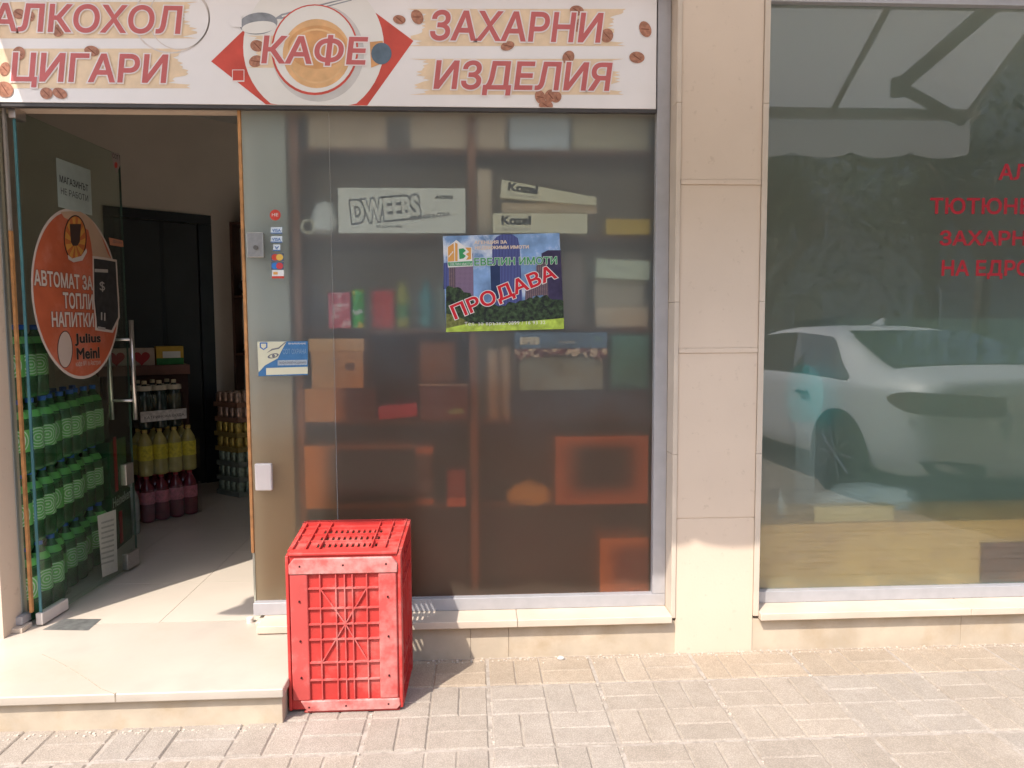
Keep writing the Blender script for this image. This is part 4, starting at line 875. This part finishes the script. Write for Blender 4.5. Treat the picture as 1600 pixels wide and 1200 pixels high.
# drinks row
def canrow(name, label, cat, x0, y0, x1, Y, m, z, kind, band=None):
    a, c_ = W(x0, y0, Y), W(x1, y0, Y); r = (c_.x-a.x)/2; h = a.z-z
    t = thing(name, label, cat, (a.x+r, Y+r, z)); b = B()
    if kind == 'can': b.lathe([(r*.8, 0), (r, .006), (r, h-.012), (r*.82, h), (r*.8, h-.001)], 18)
    else: b.lathe([(r*.9, 0), (r, .006), (r, h*.62), (r*.85, h*.72), (r*.36, h*.88), (r*.36, h)], 16)
    b.make('body', m, t, smooth=True)
    if band: b = B(); b.lathe([(r*1.01, h*.2), (r*1.01, h*.5)], 18, cap=False); b.make('label_band', band, t, smooth=True)
    return t, r, h
t, ww, hh = item('juice_carton', 'pink and red juice carton on the drinks shelf near the glass', 'carton', 514, 454, 547, 510, .130, .07, mat('juice pink', (.62, .10, .14), .5, .3, 14, stain=(.75, .62, .58), stain_scale=14, stain_lo=.5, stain_hi=.6), zbase=K2)
t, r_, h_ = canrow('drink_can', 'green and yellow soft drink can beside the pink juice carton', 'can', 548, 451, 569, .126, mat('can bright green', (.04, .42, .05), .3, .2, 14, stain=(.70, .55, .05), stain_scale=16, stain_lo=.52, stain_hi=.6), K2, 'can')
text(Frame((0, -r_-.001, 0), (1, 0, 0), (0, 0, 1)), 'Fanta', (-r_*.6, h_*.35, r_*.6, h_*.5), 0, white, t, px=False, off=.02, rot=.5)
item('juice_carton', 'bright red carton in the middle of the drinks shelf', 'carton', 583, 452, 615, 510, .23, .09, mat('carton red', (.62, .04, .03), .5, .1), zbase=K2)
canrow('drink_bottle', 'yellow green bottle beside the bright red carton', 'bottle', 617, 440, 640, .24, mat('yellow green bottle', (.42, .42, .06), .3, .3, 14), K2, 'b', mat('green band', (.05, .25, .08), .5, 0))
canrow('drink_bottle', 'teal bottle on the drinks shelf left of the poster', 'bottle', 654, 438, 678, .24, mat('teal bottle', (.08, .30, .30), .3, .2, 14), K2, 'b')
canrow('drink_bottle', 'grey green bottle partly behind the poster', 'bottle', 682, 436, 702, .24, mat('grey green bottle', (.22, .28, .22), .3, .2, 14), K2, 'b')
canrow('drink_bottle', 'dim dark bottle at the left end of the drinks shelf', 'bottle', 484, 445, 506, .26, mat('dim bottle', (.16, .12, .11), .3, .2, 14), K2, 'b')
t, ww, hh = item('carton', 'tan box lowest of the leaning pile right of the poster', 'box', 930, 478, 1012, 510, .21, .2, cardp, zbase=K2); z1_ = K2+hh
t, ww, hh = item('carton', 'faded tan box in the middle of the pile right of the poster', 'box', 928, 434, 1006, 476, .22, .2, mat('faded tan box', (.46, .40, .30), .8, .1, 12), zbase=z1_+.001); z1_ += hh+.001
t, ww, hh = item('carton', 'pale green box with lettering topmost of the pile right of the poster', 'box', 930, 402, 1014, 432, .17, .2, mat('pale green box', (.62, .66, .50), .7, .06, 12), zbase=z1_+.0045); text(f, 'ТЕФТ', (ww*.3, hh*.4, ww*.65, hh*.62), 0, inkl, t, px=False); t.rotation_euler = (0, .05, 0)
item('carton', 'small brown carton half hidden by the poster edge', 'box', 872, 395, 909, 510, .25, .1, mat('dim brown carton', (.34, .27, .22), .8, .1), zbase=K2)
# shelf 3
t, ww, hh = item('shoe_box', 'tan lidded shoe box on top of the long brown carton', 'box', 487, 533, 567, 592, .132, .22, card, zbase=None)
b = B(); b.box(-.008, ww+.006, -.006, .226, hh*.98, hh*1.33); b.make('lid', mat('lid tan', (.60, .35, .16), .8, .06), t, bevel=.002); text(f, 'No 42', (ww*.40, hh*.74, ww*.56, hh*.80), 0, ink, t, px=False); b = B(); b.box(ww*.66, ww*.82, -.0012, -.0002, hh*.48, hh*.68); b.make('box_label', mat('label brown', (.22, .13, .08), .7, .3, 300), t)
t1, ww, hh1 = item('carton', 'long brown carton under the shoe box', 'box', 477, 597, 588, 650, .132, .24, shaded('orange cardboard', (.56, .27, .10), (.10, .03, .02), (.35, .65), (1.4, 1.1), -.2, .05), zbase=K3)
t.location.z = K3+hh1+.001
item('flat_box', 'slim crimson box leaning between two brown cartons', 'box', 592, 612, 653, 634, .14, .2, mat('crimson box', (.45, .02, .06), .6, .1), zbase=K3+.004)[0].rotation_euler = (0, -.09, 0)
t, ww, hh = item('carton', 'reddish carton with a torn perforated top beside the central upright', 'box', 657, 597, 731, 652, .14, .22, mat('plum carton', (.17, .06, .05), .8, .15), zbase=K3)
b = B()
for i in range(12): b.box(ww*i/12, ww*(i+.6)/12, .0, .004, hh, hh+.006)
b.make('torn_edge', cardp, t)
item('carton', 'brown box standing behind the torn reddish carton', 'box', 658, 535, 712, 652, .30, .12, mat('brown box dim', (.34, .14, .06), .8, .15), zbase=K3)
t, ww, hh = item('beer_tray', 'blue printed beer tray with torn lower edge below the poster', 'tray', 804, 519, 949, 545, .1235, .22, mat('tray blue', (.11, .19, .28), .6, .1, 14), zbase=None)
text(f, 'EFES', (ww*.06, hh*.25, ww*.27, hh*.72), 0, mat('tray cream print', (.68, .62, .46), .6, 0), t, px=False, off=.07); text(f, 'PILSENER', (ww*.48, hh*.32, ww*.65, hh*.48), 0, MATS['tray cream print'], t, px=False); text(f, '24x', (ww*.86, hh*.45, ww*.94, hh*.75), 0, mat('tray green print', (.30, .55, .30), .6, 0), t, px=False)
b = B(); n = 30; top = [(ww*i/n, -.0004, .0) for i in range(n+1)]; bot = [(ww*i/n, -.0004, -.05+.025*math.sin(math.pi*i/n)+random.uniform(-.012, .012)) for i in range(n, -1, -1)]; b.prism(top+bot, (0, .002, 0)); b.make('torn_flap', mat('torn print', (.16, .06, .06), .7, .9, 30, stain=(.66, .55, .40), stain_scale=22, stain_lo=.5, stain_hi=.56), t)
etz = t.location.z
t2, w2, h2 = item('goods_carton', 'dim olive carton carrying the blue beer tray', 'box', 812, 546, 942, 600, .145, .2, mat('olive dim', (.26, .28, .22), .8, .3, 8), zbase=None)
t3, w3, h3 = item('dark_board', 'long dark wooden box front beneath the beer tray', 'box', 800, 606, 1014, 652, .132, .22, mat('dark wood', (.035, .02, .018), .6, .2, 8), zbase=K3)
t2.location.z = K3+h3+.001; t.location.z = K3+h3+.001+h2+.001 if abs(K3+h3+h2-etz) < .03 else etz
for k_, (x0, y0, x1, mm, lb) in enumerate(((760, 545, 782, (.46, .34, .22), 'tan jar left of the beer tray'), (783, 540, 800, (.50, .40, .28), 'pale tan jar nearest the beer tray'))):
    canrow('jar', lb + ' on the middle shelf', 'jar', x0, y0, x1, .21, mat('jar%d' % k_, mm, .4, .3, 20), K3, 'can')
item('storage_box', 'sea green plastic box at the right end of the middle shelf', 'box', 952, 520, 1013, 605, .20, .2, mat('sea green', (.10, .28, .22), .4, .2, 6), zbase=K3+h3+.001)
blob('green_card', 'crumpled pale green paper slip under the torn carton', 'paper', (W(714, 643, .132).x, .134, W(714, 643, .132).z), (.035, .002, .014), mat('slip green', (.30, .36, .18), .6, .2), 21)
# shelf 4
item('carton', 'long orange brown carton with painted black shade on the lower shelf', 'box', 478, 684, 645, 784, .135, .30, shaded('shaded orange carton', (.66, .28, .07), (.006, .005, .007), (.06, .34), (1.3, .96), -.25, .16), zbase=K4)
t, ww, hh = item('carton', 'slim brown packet with orange ends beside the black box', 'packet', 650, 694, 676, 784, .19, .12, mat('brown packet', (.12, .06, .05), .7, .2), zbase=K4)
b = B(); b.box(-.001, ww+.001, -.002, .121, 0, .025); b.box(-.001, ww+.001, -.002, .121, hh-.028, hh+.001); b.make('end_band', mat('band orange', (.56, .18, .05), .6, .1), t)
t, ww, hh = item('carton', 'small red box with pale lower edge beside the central upright', 'box', 699, 727, 727, 784, .135, .1, mat('small red box', (.30, .04, .03), .6, .1), zbase=K4)
b = B(); b.box(-.001, ww+.001, -.002, .0, 0, .035); b.make('lower_band', mat('pale red band', (.60, .17, .10), .6, .1), t)
c = W(828, 770, .16); blob('snack_bag', 'crumpled yellow snack bag on the lower shelf', 'bag', (c.x, .20, K4+.035), (.095, .05, .055), mat('yellow bag', (.66, .46, .14), .4, .15, 20), 31, 3, amp=.14)
item('carton', 'red brown carton with shade painted on it at the right end of the lower shelf', 'box', 868, 677, 1013, 785, .133, .30, shaded('shaded red carton', (.54, .18, .05), (.035, .010, .011), (-.06, .34), (1.06, .68), -.06, .36), zbase=K4)
item('carton', 'orange brown carton at the bottom corner of the window', 'box', 937, 824, 1014, 925, .130, .2, shaded('rust carton', (.66, .28, .08), (.22, .045, .018), (-.02, .5), (1.4, 1.0), -.1, .4), zbase=.1705)

# ------------------------------------------------------------------ behind the right window
t = thing('low_counter', 'low tan wooden counter panel along the foot of the reflecting window', 'counter'); zc_ = W(1400, 815, .15).z; b = B(); b.box(PR+.04, 4.4, .15, .5, .131, zc_); b.make('panel', mat('tan panel', (.92, .50, .16), .5, .15, 4, stain=(.55, .24, .09), stain_scale=1.3, stain_lo=.56, stain_hi=.8), t, bevel=.004)
item('cardboard_strip', 'long orange tan cardboard piece on the low counter', 'cardboard', 1272, 790, 1396, 817, .16, .06, mat('tan strip', (.66, .46, .20), .8, .08), zbase=zc_+.001)
b = B(); c = W(1218, 800, .24); b.lathe([(.014, 0), (.015, .06), (.006, .10), (.006, .12)], 12, (c.x, .24, zc_+.001)); b.make('small_bottle', mat('white bottle', (.6, .6, .55), .4, .05), smooth=True, label='small white nozzle bottle at the left end of the low counter', cat='bottle')
c = W(1285, 620, .42); blob('teal_bag', 'hanging teal plastic bag blurred behind the reflecting window', 'bag', (c.x, .62, c.z-.02), (.10, .06, .16), mat('teal plastic', (.05, .55, .56), .5, .05), 41, 3, amp=.05)
pz = thing('bag_stand', 'tall pale stand under the teal bag inside the right shop', 'stand'); b = B(); b.box(c.x-.05, c.x+.05, .58, .66, .131, c.z-.14); b.make('post', mat('pale stand', (.40, .44, .42), .6, .05), pz, bevel=.003)
item('cabinet', 'grey green cabinet inside the right shop', 'cabinet', 1300, 440, 1700, 818, .75, .4, mat('grey green cabinet', (.22, .26, .18), .6, .25, 3), zbase=.1315)

item('carton', 'dark brown carton in front of the low counter at the window edge', 'box', 1535, 822, 1660, 884, .128, .02, mat('burnt brown carton', (.20, .06, .025), .8, .3, 8), zbase=.2205)
c = W(1350, 770, .36); blob('plastic_sheet', 'crumpled pale plastic sheeting lying on the low counter', 'plastic sheet', (c.x, .36, zc_+.05), (.22, .08, .075), mat('pale sheeting', (.62, .66, .62), .4, .05), 61, 3, amp=.12)
# ------------------------------------------------------------------ awning over the shopfront
aw = thing('awning', 'grey fabric awning with scalloped valance over the shopfront', 'awning')
AX0, AX1, AP = -2.07, 2.93, 1.15; zbar = 2.55; zroot = 3.36
fab, N, K = shader_mat('grey awning cloth'); o_ = N.new('ShaderNodeOutputMaterial'); d_ = N.new('ShaderNodeBsdfDiffuse'); t_ = N.new('ShaderNodeBsdfTranslucent'); n_ = N.new('ShaderNodeTexNoise'); n_.inputs['Scale'].default_value = 3
cr_ = N.new('ShaderNodeMix'); cr_.data_type = 'RGBA'; cr_.inputs[6].default_value = (.54, .55, .56, 1); cr_.inputs[7].default_value = (.60, .61, .62, 1); K.new(n_.outputs['Fac'], cr_.inputs[0]); K.new(cr_.outputs[2], d_.inputs[0]); K.new(cr_.outputs[2], t_.inputs[0]); K.new(mixs(N, K, .45, d_.outputs[0], t_.outputs[0]), o_.inputs[0])
def cz(p): return zbar+.03+(zroot-zbar-.03)*(AP-p)/AP
b = B(); ns = 14
for i in range(ns):
    pa_, pb_ = AP*i/ns, AP*(i+1)/ns; sag = lambda p: -.03*math.sin(math.pi*p/AP)
    b.poly([(AX0, -pa_, cz(pa_)+sag(pa_)), (AX1, -pa_, cz(pa_)+sag(pa_)), (AX1, -pb_, cz(pb_)+sag(pb_)), (AX0, -pb_, cz(pb_)+sag(pb_))])
bmesh.ops.remove_doubles(b.bm, verts=b.bm.verts, dist=1e-5); b.make('canopy', fab, aw)
b = B()
for xs_ in (-1.05, 0, 1.03, 2.09, 2.905): b.prism([(xs_-.018, -.02, cz(.02)-.012), (xs_+.018, -.02, cz(.02)-.012), (xs_+.018, -AP/2, cz(AP/2)-.040), (xs_+.018, -AP, cz(AP)-.008), (xs_-.018, -AP, cz(AP)-.008), (xs_-.018, -AP/2, cz(AP/2)-.040)], (0, 0, .003))
b.make('seam', mat('darker seam cloth', (.26, .24, .24), .8, .1), aw)
b = B(); nsc = 14; pts = [(AX0, -AP-.012, zbar-.005), (AX1, -AP-.012, zbar-.005)]; wv = (AX1-AX0)/nsc; VZ = 2.315
lowr = []
for i in range(nsc*12+1):
    u = i/12; lowr.append((AX0+wv*u, -AP-.012, VZ+.035*(1-abs(math.sin(math.pi*u))**.6)))
for a_, c_ in zip(lowr, lowr[1:]): b.poly([a_, c_, (c_[0], c_[1], zbar-.005), (a_[0], a_[1], zbar-.005)])
bmesh.ops.remove_doubles(b.bm, verts=b.bm.verts, dist=1e-5)
vo_ = b.make('valance', fab, aw)
b = B(); b.box(AX0-.01, AX1+.02, -AP-.01, -AP+.05, zbar-.02, zbar+.035); b.make('front_bar', mat('white bar', (.45, .46, .46), .5, .05), aw, bevel=.006)
b = B(); b.tube((AX0, -.08, zroot), (AX1, -.08, zroot), .06, 14); b.make('roller', MATS['white bar'], aw, smooth=True)
armm = mat('dark grey arm', (.10, .105, .11), .45, .1)
def arm(rx_, ex, hx_, s):
    b = B(); e = Vector((ex, -.95, cz(.95)-.06)); r_ = Vector((rx_, -.12, cz(.12)-.16)); h_ = Vector((hx_, -AP+.02, zbar-.03))
    for p_, q_, ra in ((r_, e, .04), (e, h_, .032)):
        b.tube(p_, q_, ra, 8)
    b.tube(e+Vector((0, 0, -.05)), e+Vector((0, 0, .045)), .045, 12); b.make('folding_arm', armm, aw, bevel=.004)
arm(2.75, 2.37, 2.86, 1); arm(-1.9, -1.5, -1.95, 1)

# ------------------------------------------------------------------ parked car (seen in the window reflection)
CARZ = .945
car = thing('parked_car', 'white saloon car parked facing away from the shop window', 'car', (3.90, -1.70, 0), R(-90-5))
paint = mat('white car paint', (.66, .68, .70), .38, .02, 3, spec=.4); cg = mat('dark car glass', (.02, .025, .028), .06, .1, spec=.9); blk = mat('black car trim', (.02, .02, .022), .5, .1); tyre = mat('tyre rubber', (.025, .025, .026), .8, .2); rimm = mat('alloy rim', (.20, .205, .21), .3, .1, metal=.7)
# stations along the length: x, half width, bottom, belt, deck or roof height, roof half width
ST_ = [(0.0, .70, .36, .80, .86, .60), (.03, .80, .28, .88, .98, .66), (.12, .87, .22, .92, 1.05, .70), (.45, .905, .20, .95, 1.075, .74), (.75, .91, .20, .955, 1.09, .70), (1.15, .915, .20, .955, 1.27, .62), (1.55, .92, .20, .955, 1.385, .58), (2.1, .92, .20, .95, 1.42, .58), (2.6, .92, .20, .945, 1.405, .58), (3.0, .92, .20, .94, 1.32, .60), (3.35, .915, .20, .93, 1.13, .66), (3.6, .91, .20, .92, .985, .72), (4.1, .89, .20, .84, .90, .72), (4.5, .80, .22, .70, .77, .62), (4.68, .60, .28, .55, .62, .45)]
b = B(); rings = []
for (x, hw, zb0, zbl, zr, rw) in ST_:
    half = [(hw*.86, zb0), (hw*.97, zb0+.10), (hw, (zb0+zbl)*.52), (hw*.985, zbl-.06), (hw*.955, zbl), (rw+(hw*.955-rw)*.45, zbl+(zr-zbl)*.55), (rw, zr-.02), (rw*.80, zr), (0, zr+.012)]
    pts = half+[(-y_, z_) for y_, z_ in half[-2::-1]]; rings.append([b.bm.verts.new((x, y_, z_)) for y_, z_ in pts])
for a_, c_ in zip(rings, rings[1:]):
    n = len(a_)
    for i in range(n-1): b.bm.faces.new((a_[i], a_[i+1], c_[i+1], c_[i]))
    b.bm.faces.new((a_[n-1], a_[0], c_[0], c_[n-1]))
b.bm.faces.new(rings[0]); b.bm.faces.new(rings[-1][::-1])
o = b.make('body', paint, car, smooth=True); ss = o.modifiers.new('ss', 'SUBSURF'); ss.levels = ss.render_levels = 2
def side_pt(x, f):                                      # point on the cabin side between belt (f=0) and roof edge (f=1)
    for s0, s1 in zip(ST_, ST_[1:]):
        if s0[0] <= x <= s1[0]:
            k = (x-s0[0])/(s1[0]-s0[0]); S = [a+(c-a)*k for a, c in zip(s0, s1)]; return S[1]*.955+(S[5]-S[1]*.955)*f+.004, S[3]+(S[4]-S[3])*f
for sg in (1, -1):
    b = B(); lo_ = [.95, 1.2, 1.5, 1.8, 2.1, 2.4, 2.7, 3.0, 3.3]; up, dn_ = [], []
    for x in lo_:
        ftop = min(.86, max(.12, (x-.80)*1.25)) if x < 1.6 else (.86 if x < 2.9 else max(.1, .86-(x-2.9)*1.5))
        y1_, z1_ = side_pt(x, ftop); y0_, z0_ = side_pt(x, .07); up.append((x, sg*(y1_+.008), z1_)); dn_.append((x, sg*(y0_+.008), z0_))
    for i in range(len(lo_)-1): b.poly([dn_[i], dn_[i+1], up[i+1], up[i]])
    bmesh.ops.remove_doubles(b.bm, verts=b.bm.verts, dist=1e-5); b.make('side_window', cg, car)
    b = B(); b.box(1.42, 1.60, sg*.925-.012, sg*.925+.012, .80, .83); b.make('door_handle', rimm, car, bevel=.008)
    b = B(); tl_ = [(-.06, .36, .765, .90), (-.058, .60, .765, .92), (-.03, .76, .768, .93), (.03, .86, .775, .935), (.12, .92, .79, .935), (.21, .94, .82, .92), (.29, .943, .86, .885)]
    for p_, q_ in zip(tl_, tl_[1:]): b.poly([(p_[0], sg*p_[1], p_[2]), (q_[0], sg*q_[1], q_[2]), (q_[0], sg*q_[1], q_[3]), (p_[0], sg*p_[1], p_[3])])
    bmesh.ops.remove_doubles(b.bm, verts=b.bm.verts, dist=1e-5); o = b.make('tail_light', mat('tail light', (.12, .012, .015), .35, .3, 30, spec=.3), car); sd = o.modifiers.new('s', 'SOLIDIFY'); sd.thickness = .05; sd.offset = 0
    b = B(); b.prism([(.005, sg*.42, .30), (.005, sg*.78, .32), (.06, sg*.84, .42), (.005, sg*.70, .44), (.005, sg*.40, .40)], (.05, 0, 0)); b.make('bumper_vent', blk, car)
    b = B(); b.prism([(3.0, sg*.93, .98), (3.16, sg*.93, .97), (3.16, sg*1.08, .97), (3.0, sg*1.10, .99)], (0, 0, .12)); b.make('mirror', paint, car, bevel=.02)
    for xw in (.98, 3.80):
        b = B(); b.tube((xw, sg*.70, .335), (xw, sg*.915, .335), .335, 28); wv_ = b.make('wheel', tyre, car, bevel=.02)
        b = B()
        for k in range(10):
            a_ = k*math.pi/5; b.tube((xw, sg*.922, .335), (xw+.235*math.cos(a_), sg*.922, .335+.235*math.sin(a_)), .016, 6)
        b.tube((xw, sg*.90, .335), (xw, sg*.932, .335), .05, 12); b.make('rim', rimm, wv_)
        b = B(); b.tube((xw, sg*.905, .345), (xw, sg*.9175, .345), .375, 32); b.make('wheel_arch', blk, car)
b = B(); yw = .58; b.poly([(.62, -.70, 1.105), (.62, .70, 1.105), (1.0, .64, 1.23), (1.42, .55, 1.372), (1.42, -.55, 1.372), (1.0, -.64, 1.23)]); b.make('rear_window', cg, car)
b = B(); b.prism([(3.02, -.58, 1.33), (3.02, .58, 1.33), (3.55, .70, 1.04), (3.55, -.70, 1.04)], (.02, 0, .02)); b.make('windscreen', cg, car)
b = B(); b.box(-.03, .03, -.30, .30, .60, .76); b.make('plate_recess', mat('recess grey', (.42, .43, .43), .4, .05), car, bevel=.01)
b = B(); b.box(-.036, -.031, -.26, .26, .63, .74); pl = b.make('number_plate', wh, car)
text(Frame((-.0368, 0, 0), (0, -1, 0), (0, 0, 1)), 'XX', (.13, .648, .24, .722), 0, black, pl, px=False, off=.01)
b = B(); b.prism([(1.75, -.012, 1.42), (1.95, -.012, 1.425), (1.78, -.012, 1.49), (1.75, -.012, 1.49)], (0, .024, 0)); b.make('antenna_fin', paint, car, bevel=.006)
b = B(); b.box(.0, .9, -.80, .80, .18, .30); b.make('underbody', blk, car); car.scale = (1, 1, CARZ)

# ------------------------------------------------------------------ across the street: trees and houses that the windows mirror
leaf = mat('tree leaf', (.04, .065, .03), .7, .25, 2, spec=.2); bark = mat('bark', (.13, .10, .075), .9, .3, 8, .5, 30)
def tree(label, x, y, h, rc, seed, n=1500, squash=1.0):
    rnd = random.Random(seed); t = thing('street_tree', label, 'tree', (x, y, -.02))
    b = B(); b.tube((0, 0, 0), (.04, .02, h*.42), .14, 10, .09)
    tips = []
    for k in range(7):
        a = k*.9+rnd.uniform(-.3, .3); tip = Vector((math.cos(a)*rc*.6, math.sin(a)*rc*.6, h*.45+rnd.uniform(.1, .5)*h*.8)); b.tube((.04, .02, h*(.30+.016*k)), tip, .05, 6, .015); tips.append(tip)
    b.make('trunk', bark, t, smooth=True)
    b = B(); cl_ = [(Vector((rnd.gauss(0, rc*.42), rnd.gauss(0, rc*.42), h*.66+rnd.gauss(0, h*.15))), rc*rnd.uniform(.22, .42)) for _ in range(20)]
    for _ in range(n):
        c_, r_ = cl_[rnd.randrange(20)]; v = Vector((rnd.gauss(0, 1), rnd.gauss(0, 1), rnd.gauss(0, 1))).normalized()*r_*rnd.uniform(.5, 1.05); p_ = c_+Vector((v.x, v.y, v.z*squash))
        s = rnd.uniform(.04, .09); a1_ = Vector((rnd.gauss(0, 1), rnd.gauss(0, 1), rnd.gauss(0, .7))).normalized(); a2_ = a1_.cross(Vector((rnd.gauss(0, 1), rnd.gauss(0, 1), rnd.gauss(0, 1)))).normalized()
        b.poly([p_-a1_*s, p_+a2_*s*.6, p_+a1_*s, p_-a2_*s*.6])
    b.make('crown', leaf, t, rec=False); return t
for i, (x, y, h, rc, lb) in enumerate(((4.2, -7.6, 5.2, 1.9, 'slim street tree nearest the parked car'), (8.0, -8.2, 6.5, 2.6, 'broad street tree behind the parked car'), (12.2, -8.6, 6.5, 2.6, 'bushy street tree at the far end of the kerb'), (11.5, -15.0, 7.5, 3.0, 'dark tree across the road opposite the car'), (16.5, -16.5, 8.0, 3.0, 'tallest dark tree across the road'), (22, -14.6, 7, 3.0, 'round dark tree far along the road'), (-3.5, -8.6, 5.5, 2.0, 'lone street tree opposite the doorway'), (-9, -15, 7, 3, 'wide dark tree across the road opposite the door'))):
    tree(lb, x, y, h, rc, 50+i, 4000)
def house(label, x0, x1, y0, y1, h, m, seed):
    t = thing('street_house', label, 'house', ((x0+x1)/2, y1, -.12)); b = B(); b.box(x0-(x0+x1)/2, x1-(x0+x1)/2, y0-y1, 0, 0, h); b.make('wall', m, t)
    b = B(); wx = (x1-x0)/2-.8; n = max(2, int((x1-x0)/2.6))
    for i in range(n):
        for z in (1.0, 4.0, 7.0):
            if z+1.6 > h: continue
            xx = -wx+2*wx*i/(n-1); f_ = B().box(xx-.5, xx+.5, .002, .06, z, z+1.5).make('window', white, t, bevel=.01); B().box(xx-.44, xx+.44, .061, .068, z+.06, z+1.44).make('pane', cg, f_)
    B().box(x0-(x0+x1)/2-.3, x1-(x0+x1)/2+.3, y0-y1-.3, .3, h+.002, h+.25).make('roof', mat('clay roof', (.30, .12, .07), .8, .2, 6), t)
house('sand coloured house across the road', -2, 9, -26, -18, 8.5, mat('sand plaster', (.60, .50, .34), .85, .08, 1), 1)
house('grey plastered house across the road', 9.4, 22, -27, -19, 9.5, mat('grey plaster', (.38, .38, .36), .85, .08, 1), 2)
house('cream house across the road opposite the door', -16, -2.6, -26, -18, 9.0, mat('cream plaster', (.62, .56, .46), .85, .08, 1), 3)
